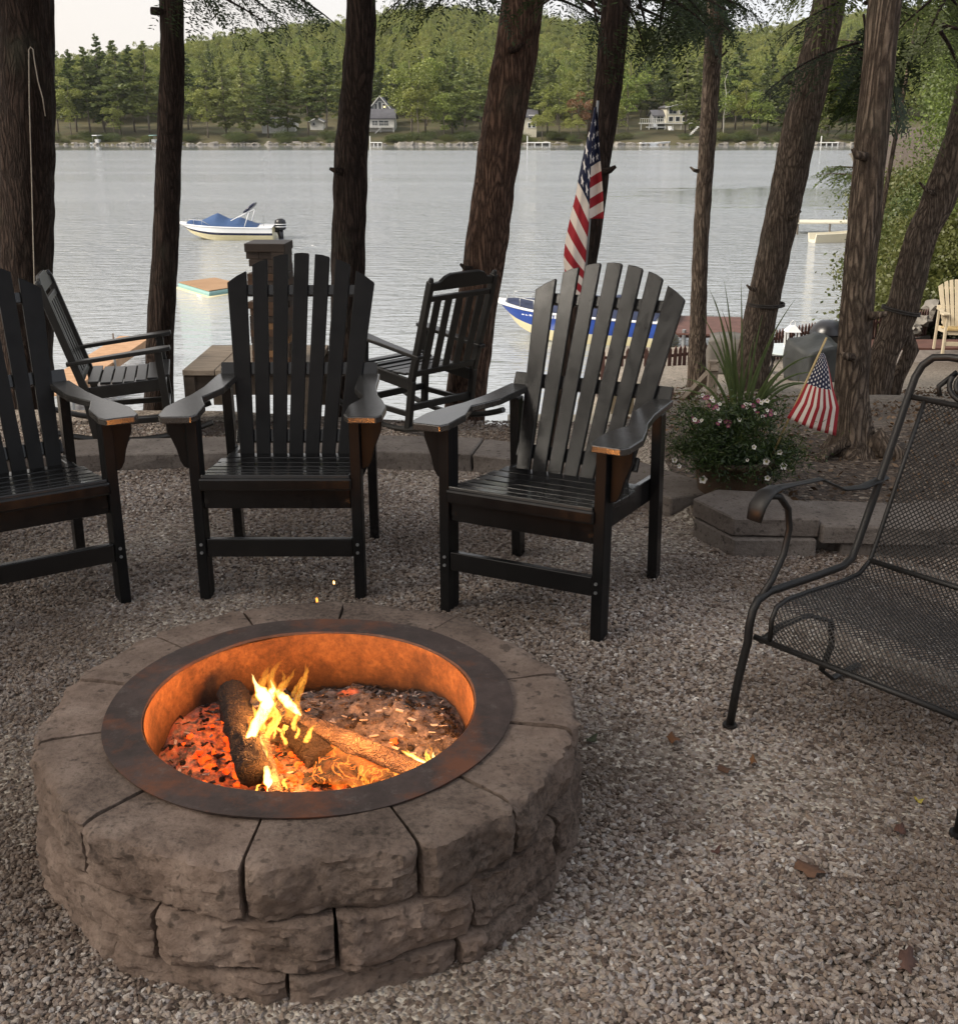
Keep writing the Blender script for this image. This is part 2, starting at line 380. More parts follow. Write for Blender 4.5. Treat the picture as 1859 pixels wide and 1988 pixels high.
M['lawn'] = mottled('mown_lawn', (.055, .075, .02), (.10, .11, .035), .15, .95, .2, .05, fine=3)
def rust(name, a, b, c, rough=.65, metal=.3):
    t = NT(name); n = t.noise(9, 8, None, .75); f = t.noise(80, 5, None, .7); blot = t.noise(5, 6, None, .7)
    col = t.ramp(n, [(.3, a), (.52, b), (.7, c)])
    col = t.mixc(t.ramp(blot, [(.50, 0.), (.64, .85)]), col, (.17, .062, .03)); col = t.mixc(t.ramp(t.noise(16, 6, None, .8), [(.56, 0.), (.66, .5)]), col, (.15, .125, .11))
    return t.set(col, rough, t.bump(f, .35, .003), Metallic=metal)
M['rust_ring'] = rust('blackened_steel', (.035, .025, .022), (.065, .045, .040), (.10, .07, .062), .6, .25)
M['rust_wall'] = rust('rusty_steel', (.16, .075, .03), (.26, .12, .045), (.34, .17, .07), .75, .1)
def liner():
    t = NT('rusty_liner'); n = t.noise(12, 8, None, .75); f = t.noise(70, 6, None, .75); sp_ = t.n('ShaderNodeSeparateXYZ'); t.l(t.c.outputs['Object'], sp_.inputs[0])
    col = t.ramp(n, [(.28, (.10, .042, .018)), (.5, (.24, .11, .042)), (.72, (.36, .18, .07))]); col = t.mixc(t.ramp(f, [(.35, .55), (.6, 0.)]), col, (.06, .03, .018))
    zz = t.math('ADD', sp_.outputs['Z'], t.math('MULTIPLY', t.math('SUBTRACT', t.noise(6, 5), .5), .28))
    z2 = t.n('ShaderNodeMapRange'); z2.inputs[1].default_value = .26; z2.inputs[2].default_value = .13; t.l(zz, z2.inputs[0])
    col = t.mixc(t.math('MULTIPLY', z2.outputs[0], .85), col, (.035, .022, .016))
    return t.set(col, .85, t.bump(t.math('ADD', n, f), .5, .006))
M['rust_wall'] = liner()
def ash():
    t = NT('ash_and_embers'); n = t.noise(26, 8, None, .8); c = t.noise(60, 6, None, .8)
    col = t.ramp(n, [(.3, (.03, .024, .022)), (.48, (.12, .10, .095)), (.7, (.38, .33, .31))])
    # embers glow in cracks, strongest round the burning logs
    geo = t.n('ShaderNodeSeparateXYZ'); t.l(t.c.outputs['Object'], geo.inputs[0])
    def blob(cx, cy, r):
        dx = t.math('SUBTRACT', geo.outputs['X'], cx); dy = t.math('SUBTRACT', geo.outputs['Y'], cy)
        d = t.math('SQRT', t.math('ADD', t.math('MULTIPLY', dx, dx), t.math('MULTIPLY', dy, dy)))
        x = t.n('ShaderNodeMapRange'); x.inputs[1].default_value = r; x.inputs[2].default_value = r * .35; t.l(d, x.inputs[0]); return x.outputs[0]
    m1 = t.math('MAXIMUM', blob(-.22, .05, .19), blob(.02, -.06, .2)); m1 = t.math('MAXIMUM', m1, blob(.05, .30, .035))
    crack = t.ramp(t.noise(34, 5, None, .7), [(.40, 0.), (.62, 1.)])
    e = t.math('MULTIPLY', m1, crack)
    ec = t.ramp(c, [(.3, (1, .05, .004)), (.7, (1, .2, .02))])
    return t.set(col, .95, t.bump(n, 1, .02), Emission_Color=ec, Emission_Strength=t.math('MULTIPLY', e, .85))
M['ash'] = ash()
def burnt(name, glow=0.0, base=((.010, .007, .006), (.04, .024, .016))):
    t = NT(name); vv = t.map((1, 1, 1)); vv = t.map((1, 1, 1)); wn = t.n('ShaderNodeTexNoise'); wn.inputs['Scale'].default_value = 14; t.l(vv, wn.inputs['Vector']); wm = t.n('ShaderNodeMixRGB'); wm.inputs[0].default_value = .10; t.l(vv, wm.inputs[1]); t.l(wn.outputs['Color'], wm.inputs[2])
    cr = t.vor(85, wm.outputs[0], 'DISTANCE_TO_EDGE'); n = t.noise(26, 8, None, .75)
    col = t.ramp(n, [(.3, base[0]), (.7, base[1])])
    kw = {}
    if glow:
        rid = t.math('ABSOLUTE', t.math('SUBTRACT', t.noise(13, 4, None, .5, 1.5), .5)); lines = t.ramp(rid, [(.0, 1.), (.035, 0.)]); big = t.ramp(t.noise(9, 4), [(.45, 0.), (.62, 1.)])
        kw = dict(Emission_Color=t.ramp(n, [(.3, (1, .10, .008)), (.75, (1, .35, .05))]),
                  Emission_Strength=t.math('MULTIPLY', t.math('MAXIMUM', lines, t.math('MULTIPLY', big, .35)), glow))
    return t.set(col, .85, t.bump(t.math('ADD', t.ramp(cr, [(0, 0.), (.15, 1.)]), n), .8, .01), **kw)
M['char'] = burnt('charred_bark', 0); M['charglow'] = burnt('glowing_char', 1.6)
M['ashlog'] = burnt('ash_coated_wood', 0, ((.05, .032, .024), (.19, .135, .105)))
M['coal'] = NT('live_coal'); _t = M['coal']; _n = _t.noise(30, 4)
M['coal'] = _t.set((.1, .03, .01), .9, Emission_Color=_t.ramp(_n, [(.3, (1, .03, .002)), (.6, (1, .10, .008)), (.85, (1, .32, .04))]), Emission_Strength=1.2)
def flame(name, core, edge, st, alpha):
    t = NT(name); t.t.nodes.remove(t.b)
    lw = t.n('ShaderNodeLayerWeight'); lw.inputs['Blend'].default_value = .45
    f = lw.outputs['Facing']
    em = t.n('ShaderNodeEmission'); t.l(t.ramp(f, [(.12, core), (.55, edge)]), em.inputs[0]); em.inputs[1].default_value = st
    tr = t.n('ShaderNodeBsdfTransparent'); mxs = t.n('ShaderNodeMixShader')
    n = t.noise(16, 3); a = t.ramp(f, [(.05, alpha), (.4, alpha * .7), (.8, 0.)])
    gs = t.n('ShaderNodeSeparateXYZ'); t.l(t.c.outputs['Generated'], gs.inputs[0])
    st_n = t.noise(5, 5, t.map((60, 60, 9)), .6, .6)
    lo_ = .45 if alpha > .7 else .0
    a = t.math('MULTIPLY', a, t.ramp(st_n, [(.32, lo_), (.62, 1.)])); a = t.math('MULTIPLY', a, t.ramp(gs.outputs['Z'], [(.0, .0), (.22, 1.), (.6, 1.), (1., .12)]))
    t.l(a, mxs.inputs[0]); t.l(tr.outputs[0], mxs.inputs[1]); t.l(em.outputs[0], mxs.inputs[2]); t.l(mxs.outputs[0], t.out.inputs[0])
    return t.m
M['flame_hot'] = flame('white_hot_flame', (1, .78, .30), (1, .30, .015), 3.2, 1.0)
M['flame_mid'] = flame('yellow_flame', (1, .50, .08), (1, .20, .012), 1.9, .75)
M['flame_soft'] = flame('orange_flame', (1, .40, .05), (1, .16, .01), 1.2, .30)

def flag_mat(name, canton_u, canton_v, nst=13.0, starsc=(11.0, 9.0)):
    t = NT(name); uv = t.n('ShaderNodeUVMap'); sx_ = t.n('ShaderNodeSeparateXYZ'); t.l(uv.outputs[0], sx_.inputs[0])
    U, Vv = sx_.outputs[0], sx_.outputs[1]
    s = t.math('FLOOR', t.math('MULTIPLY', Vv, nst)); par = t.math('FLOORED_MODULO', s, 2.0)
    wv = t.noise(90, 2, uv.outputs[0])
    stripes = t.mixc(par, (.30, .010, .018), (.70, .62, .55))
    incan = t.math('MULTIPLY', t.math('GREATER_THAN', Vv, canton_v), t.math('LESS_THAN', U, canton_u))
    # five-pointed stars on a staggered grid
    gx = t.math('MULTIPLY', U, starsc[0]); gy = t.math('MULTIPLY', t.math('SUBTRACT', Vv, canton_v), starsc[1])
    row = t.math('FLOOR', gy); gx2 = t.math('ADD', gx, t.math('MULTIPLY', t.math('FLOORED_MODULO', row, 2.0), .5))
    fx = t.math('SUBTRACT', t.math('FRACT', gx2), .5); fy = t.math('SUBTRACT', t.math('FRACT', gy), .5)
    r = t.math('SQRT', t.math('ADD', t.math('MULTIPLY', fx, fx), t.math('MULTIPLY', fy, fy)))
    an = t.math('ADD', t.math('ARCTAN2', fx, fy), math.pi)
    aa = t.math('ABSOLUTE', t.math('SUBTRACT', t.math('FLOORED_MODULO', an, 2 * math.pi / 5), math.pi / 5))
    px = t.math('MULTIPLY', r, t.math('COSINE', aa)); py = t.math('MULTIPLY', r, t.math('SINE', aa))
    A = .37; Bx, By = .16 * math.cos(R(36)), .16 * math.sin(R(36))
    cr = t.math('SUBTRACT', t.math('MULTIPLY', py, (Bx - A)), t.math('MULTIPLY', t.math('SUBTRACT', px, A), By))
    star = t.math('GREATER_THAN', cr, 0.0)
    can = t.mixc(star, (.006, .010, .04), (.74, .70, .68))
    col = t.mixc(incan, stripes, can)
    return t.set(col, .8, t.bump(wv, .05, .002))

# ================================================================== SETTING
LAKE = -4.2
WALL = [(-4.6, 4.3), (-3.4, 4.75), (-2.6, 5.02), (-2.06, 5.16), (-1.5, 5.22), (-.9, 5.25), (-.3, 5.25), (.15, 5.16), (.5, 4.97), (.74, 4.7), (.86, 4.42)]
WALL2 = [(.86, 4.33), (.975, 4.09), (1.31, 4.08), (1.85, 4.02), (2.5, 4.0), (3.4, 4.1)]
def wall_y(x):
    pts = WALL[:-1] + [(.84, 4.45), (1.0, 4.2), (1.31, 4.1), (1.85, 4.04), (2.5, 4.02), (3.4, 4.12), (9, 4.5)]
    return lerp_tab(pts, x)
def yard_prof(y):
    return lerp_tab([(4, .06), (5, .05), (6, .0), (8, -.35), (9.7, -.7), (11, -.98), (12.3, -1.2), (16, -1.85), (20, -2.55), (22.5, -2.85), (24, -3.0), (25.5, -3.6), (27, -4.6)], y)
def ground_z(x, y):
    wy = wall_y(x)
    if y < wy + .12: return 0.0
    t = sstep(wy + .12, wy + .2, y)
    right = yard_prof(y) + .03 * fb((x * .8, y * .8, 3.1))
    ledge = -.3 * sstep(wy + .3, wy + .7, y)
    e = lerp_tab([(-4, 7.6), (-1.8, 7.55), (.2, 7.15), (1.2, 6.8)], x)
    left = ledge - 4.6 * sstep(e, e + 3.2, y)
    xb = .95 + max(0, y - 6) * .09
    k = sstep(xb - .9, xb + .25, x) if y > 6 else sstep(.5, .95, x)
    z = left * (1 - k) + right * k
    if x > 8: z += .12 * (x - 8) * sstep(14, 8, y) + max(0, x - 9.5 - max(0, y - 20) * .25) * .22
    return z * t
def grid_ground():
    xs = list(np.arange(-40, -4, 2.0)) + list(np.arange(-4, 5, .1)) + list(np.arange(5, 12, .25)) + list(np.arange(12, 60, 2.0))
    ys = list(np.arange(-40, 0, 3.0)) + list(np.arange(0, 4, .25)) + list(np.arange(4, 8, .08)) + list(np.arange(8, 28, .3)) + [28.0]
    mb = MB(); nx = len(xs)
    for y in ys:
        for x in xs:
            z = ground_z(x, y)
            if y > 8: z += .05 * fb((x * .5, y * .5, 1))
            mb.v.append((float(x), float(y), z))
    for j in range(len(ys) - 1):
        for i in range(nx - 1):
            xm, ym = (xs[i] + xs[i+1]) / 2, (ys[j] + ys[j+1]) / 2
            mb.f.append((j*nx+i, j*nx+i+1, (j+1)*nx+i+1, (j+1)*nx+i))
            patio = ym < wall_y(xm) + .1 or (xm < .9 and ym < 9)
            mb.m.append(0 if patio else 1)
    return mb.build('ground', [M['gravel'], M['soil']], smooth=True)
tag(grid_ground(), kind='structure')

def far_land():
    ridge = [(u, S(u, v + 36, 720).z) for u, v in [(-200, 160), (100, 150), (330, 120), (425, 98), (470, 82), (576, 62), (672, 46), (740, 40), (811, 26), (860, 22), (962, 32), (1061, 44), (1200, 58), (1300, 72), (1412, 62), (1489, 52), (1558, 40), (1700, 20), (2300, 10)]]
    ridge = [((u - 929.5) / F * 720 / (cp + sp * .4), z) for u, z in ridge]
    def hz(x, y):
        rz_ = lerp_tab(ridge, x)
        z = lerp_tab([(276, -5.2), (279, -4.15), (282, -3.4), (292, -1.9), (312, .2), (340, 3.5)], y)
        t = (y - 325) / (720 - 325)
        if t > 0: z += (rz_ - 3.5) * (sstep(0, 1, min(1, t)) * .75 + min(1, t) * .25) - max(0, y - 720) * .12
        return z + (fb((x * .02, y * .02, 7)) * 3.0 * sstep(300, 420, y)) + fb((x * .15, y * .15, 2)) * .15
    mb = MB(); xs = np.arange(-420, 461, 8.0); ys = list(np.arange(272, 345, 2.5)) + list(np.arange(345, 860, 12.0)); nx = len(xs)
    for y in ys:
        for x in xs:
            yy = y + 2.5 * fb((x * .03, 0, 0)) * sstep(320, 276, y)
            mb.v.append((float(x), float(yy), hz(x, y)))
    for j in range(len(ys) - 1):
        for i in range(nx - 1):
            mb.f.append((j*nx+i, j*nx+i+1, (j+1)*nx+i+1, (j+1)*nx+i)); mb.m.append(0)
    tag(mb.build('hill', [M['terrain']], smooth=True), kind='structure')
    return hz
far_z = far_land()
# right-hand shore, running out from the beach
SH = [(7.5, 24.5), (9.8, 27), (12.4, 36.6), (19.5, 60), (33, 100), (48, 150), (64, 205), (92, 279)]
def shore_x(y): return lerp_tab([(b, a) for a, b in SH], y)
def right_bank():
    mb = MB(); offs = [-3, -.3, .3, 1.0, 2.2, 4, 8, 16, 30, 60, 110]; hs = [-5.6, -4.35, -3.9, -3.1, -2.4, -2.0, -.8, 1.0, 4, 9, 16]
    ys = list(np.arange(24, 60, 1.0)) + list(np.arange(60, 285, 5.0)); n = len(offs)
    for y in ys:
        for o, h in zip(offs, hs):
            s_ = .4 + .6 * min(1, y / 60)
            mb.v.append((shore_x(y) + o * (1 if o < 3 else s_) + .5 * fb((y * .4, o, 1)), float(y), h + .25 * fb((y * .8, o * .9, 5))))
    for j in range(len(ys) - 1):
        for i in range(n - 1): mb.f.append((j*n+i, j*n+i+1, (j+1)*n+i+1, (j+1)*n+i)); mb.m.append(0)
    tag(mb.build('shore_bank', [M['soil']], smooth=True), kind='structure')
right_bank()
mb = MB(); mb.add([(-900, 6.5, 0), (900, 6.5, 0), (900, 300, 0), (-900, 300, 0)], [(0, 1, 2, 3)])
tag(mb.build('water', M['water'], loc=(0, 0, LAKE)), kind='structure')

# ------------------------------------------------------------------ pebbles
PC = Vector((-.392, 2.365, 0)); RO = .618           # fire pit centre and outer radius
def gn_points(name, pts, seed, setup, mat=None):
    me = bpy.data.meshes.new(name); P = np.asarray(pts, dtype=np.float32)
    me.vertices.add(len(P)); me.vertices.foreach_set('co', P.ravel()); me.update()
    o = bpy.data.objects.new(name, me); COL.objects.link(o); o['kind'] = 'stuff'
    if mat: me.materials.append(mat)
    g = bpy.data.node_groups.new(name, 'GeometryNodeTree')
    g.interface.new_socket('Geometry', in_out='INPUT', socket_type='NodeSocketGeometry')
    g.interface.new_socket('Geometry', in_out='OUTPUT', socket_type='NodeSocketGeometry')
    gi = g.nodes.new('NodeGroupInput'); go = g.nodes.new('NodeGroupOutput')
    m2p = g.nodes.new('GeometryNodeMeshToPoints'); g.links.new(gi.outputs[0], m2p.inputs[0])
    setup(g, m2p.outputs[0], go); md = o.modifiers.new('scatter', 'NODES'); md.node_group = g
    return o
def rndvec(g, lo, hi, seed):
    r = g.nodes.new('FunctionNodeRandomValue'); r.data_type = 'FLOAT_VECTOR'
    r.inputs[0].default_value = lo; r.inputs[1].default_value = hi; r.inputs['Seed'].default_value = seed; return r.outputs[0]
def pebble_setup(g, pts, go):
    join = g.nodes.new('GeometryNodeJoinGeometry')
    for k in range(3):
        ic = g.nodes.new('GeometryNodeMeshIcoSphere'); ic.inputs['Radius'].default_value = 1; ic.inputs['Subdivisions'].default_value = 2
        sp_ = g.nodes.new('GeometryNodeSetPosition'); nz = g.nodes.new('ShaderNodeTexNoise'); nz.noise_dimensions = '4D'
        nz.inputs['W'].default_value = 3.7 * k + 1; nz.inputs['Scale'].default_value = .9; nz.inputs['Detail'].default_value = 1
        sb = g.nodes.new('ShaderNodeVectorMath'); sb.operation = 'SUBTRACT'; sb.inputs[1].default_value = (.5, .5, .5)
        ml = g.nodes.new('ShaderNodeVectorMath'); ml.operation = 'SCALE'; ml.inputs['Scale'].default_value = 2.4
        g.links.new(nz.outputs['Color'], sb.inputs[0]); g.links.new(sb.outputs[0], ml.inputs[0])
        g.links.new(ic.outputs[0], sp_.inputs['Geometry']); g.links.new(ml.outputs[0], sp_.inputs['Offset'])
        sm = g.nodes.new('GeometryNodeSetMaterial'); sm.inputs['Material'].default_value = M['pebble']
        g.links.new(sp_.outputs[0], sm.inputs[0])
        gi = g.nodes.new('GeometryNodeGeometryToInstance'); g.links.new(sm.outputs[0], gi.inputs[0]); g.links.new(gi.outputs[0], join.inputs[0])
    iop = g.nodes.new('GeometryNodeInstanceOnPoints'); iop.inputs['Pick Instance'].default_value = True
    g.links.new(pts, iop.inputs['Points']); g.links.new(join.outputs[0], iop.inputs['Instance'])
    g.links.new(rndvec(g, (-.5, -.5, 0), (.5, .5, 6.283), 3), iop.inputs['Rotation'])
    g.links.new(rndvec(g, (.0046, .0034, .0026), (.0102, .0070, .0052), 8), iop.inputs['Scale'])
    g.links.new(iop.outputs[0], go.inputs[0])
def patio_points(n, y0, y1, dens, seed, lat=.9, level=0.0, upper=None):
    rg = np.random.default_rng(seed); out_ = []
    x0, x1 = -.46 * y1 - lat, .46 * y1 + lat
    N = int((x1 - x0) * (y1 - y0) * dens)
    x = rg.uniform(x0, x1, N); y = rg.uniform(y0, y1, N)
    keep = np.abs(x) < .46 * y + lat
    keep &= ((x - PC.x) ** 2 + (y - PC.y) ** 2) > (RO - .04) ** 2
    wx = np.array([p for p in np.linspace(-5, 6, 111)]); wy = np.array([wall_y(p) for p in wx])
    wv = np.interp(x, wx, wy)
    keep &= (y < wv + .03) if upper is None else ((y > wv + .3) & (x < .7))
    x, y = x[keep], y[keep]
    z = level + rg.uniform(-.003, .005, len(x)) + .006 * np.sin(x * 3.1 + 1.3 * np.sin(y * 2.3)) * np.cos(y * 3.7)
    return np.stack([x, y, z], 1)
pts = np.concatenate([patio_points(0, .9, 3.6, 17500, 1), patio_points(0, 3.6, 5.35, 15000, 2, .5),
                      patio_points(0, 5.4, 7.3, 5500, 3, .1, -.297, True)])
gn_points('gravel', pts, 1, pebble_setup)

# ------------------------------------------------------------------ fire pit
pit = thing('fire_pit', 'round stone fire pit with a rusty steel ring and a burning wood fire', 'fire pit', PC)
def wedge_block(r0, r1, a0, a1, z0, z1, seed, rough=.0105, cham=.019):
    """one cast stone: flat top, straight chord front with chipped rock face and cut corners"""
    nu, nr, nz = 30, 6, 14; mb = MB(); am = (a0 + a1) / 2; ha = (a1 - a0) / 2; idx = {}
    top_off = .004 * (random.Random(seed).random() - .5); tilt = .006 * (random.Random(seed + 9).random() - .5)
    def P_(i, j, k):
        key = (i, j, k)
        if key in idx: return idx[key]
        s = i / nu * 2 - 1; q = j / nr; w = k / nz
        th = s * ha
        ro = r1 * math.cos(ha * .9) / math.cos(th)
        edge = max(0, abs(s) - .80) / .20; ro -= cham * edge ** 1.2
        r = r0 + (ro - r0) * q
        z = z0 + (z1 - z0) * w + (top_off + tilt * s if k == nz else 0)
        x, y = r * math.cos(am + th), r * math.sin(am + th)
        if j == nr:
            belly = .004 * math.sin(w * math.pi) + .003 * (1 - w) - (.007 if k == nz else (.001 if k == nz - 1 else 0)) - (.005 if k == 0 else 0)
            d = belly + rough * 1.1 * fb((x * 9 + seed, y * 9, z * 14), 6) + rough * 1.0 * abs(fb((x * 24, y * 24 + seed, z * 46), 4)) + rough * .5 * fb((x * 70, y * 70 + seed, z * 110), 3)
            x += d * math.cos(am + th * .5); y += d * math.sin(am + th * .5)
            if k == nz: z -= .003 + .004 * abs(fb((x * 22, y * 22, seed)))
        if k == nz: z += .0022 * fb((x * 14, y * 14, seed), 4)
        idx[key] = len(mb.v); mb.v.append((x, y, z)); return idx[key]
    def quad(a, b, c, d): mb.f.append((P_(*a), P_(*b), P_(*c), P_(*d))); mb.m.append(0)
    for i in range(nu):
        for k in range(nz):
            quad((i, nr, k), (i+1, nr, k), (i+1, nr, k+1), (i, nr, k+1)); quad((i+1, 0, k), (i, 0, k), (i, 0, k+1), (i+1, 0, k+1))
        for j in range(nr):
            quad((i, j, nz), (i, j+1, nz), (i+1, j+1, nz), (i+1, j, nz)); quad((i, j, 0), (i+1, j, 0), (i+1, j+1, 0), (i, j+1, 0))
    for j in range(nr):
        for k in range(nz):
            quad((0, j, k), (0, j+1, k), (0, j+1, k+1), (0, j, k+1)); quad((nu, j, k), (nu, j, k+1), (nu, j+1, k+1), (nu, j+1, k))
    return mb
TOP = .30
rs = random.Random(4)
# joints read off the photograph (front ones) and continued round the ring
def ang(u, v, z=TOP):
    p = G(u, v, z) - Vector((PC.x, PC.y, 0)); return math.atan2(p.y, p.x)
jt = sorted([ang(485, 1640), ang(808, 1630), ang(1062, 1590), ang(1130, 1415), ang(1060, 1308), ang(860, 1212), ang(665, 1180), ang(470, 1186), ang(275, 1222), ang(130, 1315), ang(75, 1440), ang(210, 1570)])
course_joints = [jt, sorted([(a + b) / 2 for a, b in zip(jt, jt[1:] + [jt[0] + 2 * math.pi])]), [a + .12 for a in jt]]
zs = [(TOP - .122, TOP), (TOP - .238, TOP - .125), (TOP - .36, TOP - .241)]
for c, (js, (z0, z1)) in enumerate(zip(course_joints, zs)):
    for i in range(len(js)):
        a0 = js[i]; a1 = js[i+1] if i + 1 < len(js) else js[0] + 2 * math.pi
        gap = .0030 / RO * (1.5 if c == 0 else 1.2)
        b = wedge_block(.435 if c == 0 else .47, RO + (0, .006, .012)[c] + rs.uniform(-.006, .006), a0 + gap, a1 - gap, z0 + rs.uniform(-.002, .002), z1, c * 40 + i)
        o = b.build('stone_block', M['stone'], pit, smooth=True); o.data.set_sharp_from_angle(angle=R(38))
# steel ring: vertical liner with a flat flange on top of the stones
mb = MB(); wob = lambda a: .0025 * math.sin(3 * a + 1) + .0015 * math.sin(7 * a)
mb.lathe([(.470, TOP + .003), (.472, TOP + .008), (.385, TOP + .010), (.381, TOP + .003), (.40, TOP - .002), (.470, TOP + .003)], 96)
mb.v = [(x, y, z + wob(math.atan2(y, x))) for x, y, z in mb.v]
mb.build('ring_flange', M['rust_ring'], pit, smooth=False, bevel=.001)
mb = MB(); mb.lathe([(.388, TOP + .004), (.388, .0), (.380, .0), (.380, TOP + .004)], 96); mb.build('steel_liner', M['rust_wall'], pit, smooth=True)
# ash bed
def ash_z(x, y):
    r = math.hypot(x, y)
    z = .128 + .022 * fb((x * 5, y * 5, 2), 4) + .014 * fb((x * 24, y * 24, 2), 4)
    z += .07 * math.exp(-((x + .29) ** 2 + (y - .14) ** 2) / .014) + .075 * math.exp(-((x - .24) ** 2 + (y - .20) ** 2) / .022)
    z += .035 * math.exp(-((x + .12) ** 2 + (y - .22) ** 2) / .01) + .03 * math.exp(-((x - .08) ** 2 + (y - .26) ** 2) / .012)
    return z
mb = MB(); nr, na = 60, 150
for j in range(nr + 1):
    for i in range(na):
        r = .384 * j / nr; a = 2 * math.pi * i / na; x, y = r * math.cos(a), r * math.sin(a); mb.v.append((x, y, ash_z(x, y)))
for j in range(nr):
    for i in range(na):
        mb.f.append((j*na+i, (j+1)*na+i, (j+1)*na+(i+1) % na, j*na+(i+1) % na)); mb.m.append(0)
mb.build('ash_bed', M['ash'], pit, smooth=True, kind='stuff')
# lumps of charcoal and live coals strewn in the ash
def lump(c, r, seed, sq=(1, 1, .7)):
    bm = bmesh.new(); bmesh.ops.create_icosphere(bm, subdivisions=2, radius=1)
    vs = [(Vector(v.co) * (1 + .8 * fb(tuple(v.co * 1.3 + Vector((seed, 0, 0))), 3))) for v in bm.verts]
    vs = [(c[0] + v.x * r * sq[0], c[1] + v.y * r * sq[1], c[2] + v.z * r * sq[2]) for v in vs]; fs = [[w.index for w in f.verts] for f in bm.faces]
    bm.free(); return vs, fs
mbc, mbh = MB(), MB()
for i in range(260):
    a, r = rs.uniform(0, 6.28), .36 * math.sqrt(rs.random()); x, y = r * math.cos(a), r * math.sin(a)
    vs, fs = lump((x, y, ash_z(x, y) + .003), rs.uniform(.003, .009), i); mbc.add(vs, fs)
for i in range(130):
    cx, cy, s_ = rs.choice([(-.23, .03, .055), (.0, -.05, .07), (-.02, .02, .05), (.14, -.03, .05), (-.12, -.04, .04)])
    x, y = rs.gauss(cx, s_), rs.gauss(cy, s_)
    if math.hypot(x, y) > .36: continue
    vs, fs = lump((x, y, ash_z(x, y) + .004), rs.uniform(.004, .011), i + 500); mbh.add(vs, fs)
mbf = MB()
for i in range(900):
    a, r = rs.uniform(0, 6.28), .37 * math.sqrt(rs.random()); x, y = r * math.cos(a), r * math.sin(a); w = rs.uniform(.003, .012)
    Mx = Matrix.Translation((x, y, ash_z(x, y) + .003)) @ Matrix.Rotation(rs.uniform(0, 6.3), 4, 'Z') @ Matrix.Rotation(rs.uniform(-.8, .8), 4, 'X'); mbf.box((-w, -w * .3, -.0012), (w, w * .3, .0012), rs.choice([0, 0, 1, 2]), Mx)
mbf.build('ash_flakes', [M['ashlog'], M['char'], mottled('pale_ash', (.26, .23, .21), (.45, .41, .38), 60, .9)], pit, kind='stuff')
mbc.build('charcoal_bits', M['char'], pit, smooth=False, kind='stuff'); mbh.build('live_coals', M['coal'], pit, smooth=False, kind='stuff')

def L(u, v, z):                                        # pit-local position from the survey
    p = G(u, v, z); return Vector((p.x - PC.x, p.y - PC.y, z))
def log(pts, r, mat, name, label, cat='log', seed=0, flat=1.0, endmat=None):
    pts = [Vector(p) + PC for p in pts]; base = pts[0].copy()
    mb = MB(); n = 60; path = [pts[0].lerp(pts[-1], i / n) + Vector((0, 0, 0)) for i in range(n + 1)]
    mb.tube([p - base for p in path], [r * (1 + .10 * fb((i * .13, seed, 0))) for i in range(n + 1)], 36, flat=flat)
    vs = []
    for k, v in enumerate(mb.v):
        V_ = Vector(v); t = min(1, max(0, (V_).dot((pts[-1] - base).normalized()) / (pts[-1] - base).length)); c_ = (pts[-1] - base) * t
        d = V_ - c_; ax = (pts[-1] - base).normalized(); q = d * 55 + ax * (V_.dot(ax) * 14) + Vector((seed, 0, 0)); vs.append(tuple(c_ + d * (1 + .26 * (abs(fb(tuple(q), 4)) - .25) + .14 * fb(tuple(V_ * 12), 2))))
    mb.v = vs
    o = mb.build(name, [mat], smooth=True, loc=base); return tag(o, label, cat)
l1 = log([L(448, 1345, .235), L(492, 1500, .19)], .038, M['char'], 'firewood_log', 'thick charred log leaning at the left side of the fire, sawn end to the front', seed=3)
l2 = log([L(520, 1372, .20), L(815, 1500, .165)], .026, M['ashlog'], 'firewood_log', 'long split log lying from the flames to the right rim of the pit', seed=8, flat=.8)
l3 = log([L(600, 1440, .155), L(790, 1535, .135)], .030, M['charglow'], 'firewood_log', 'glowing red log under the long split log, right half of the fire', seed=12, flat=.8)
l4 = log([L(505, 1425, .20), L(535, 1545, .16)], .016, M['ashlog'], 'firewood_stick', 'thin burning stick standing between the charred log and the curled wood', 'stick', seed=15)
l5 = log([L(575, 1420, .175), L(628, 1475, .15)], .040, M['char'], 'wood_chunk', 'short dark chunk of wood in the middle of the fire', 'wood chunk', seed=21, flat=.8)
l6 = log([L(600, 1390, .14), L(560, 1440, .14)], .022, M['charglow'], 'firewood_stick', 'short glowing stick behind the dark chunk under the flames', 'stick', seed=25)
# curled, layered burning slab in front
mb = MB(); nu, nv = 30, 16
for i in range(nu + 1):
    for j in range(nv + 1):
        a = i / nu; b = j / nv
        x = -.085 + .17 * a; y = -.05 + .10 * b
        z = .055 * math.sin(math.pi * a) ** .7 * (1 - .55 * b * b) + .012 * fb((a * 5, b * 5, 3), 4) + .006 * math.sin(9 * a + 6 * b)
        mb.v.append((x, y, z))
for i in range(nu):
    for j in range(nv): q = i * (nv+1) + j; mb.f.append((q, q + nv + 1, q + nv + 2, q + 1)); mb.m.append(0)
sl = mb.build('burning_slab', M['charglow'], smooth=True, loc=L(655, 1515, .125) + PC); sm_ = sl.modifiers.new('solid', 'SOLIDIFY'); sm_.thickness = .012; sl.rotation_euler = (R(14), 0, R(-8))
tag(sl, 'curled burning slab of wood edged with glowing lines at the front of the fire', 'burning wood')

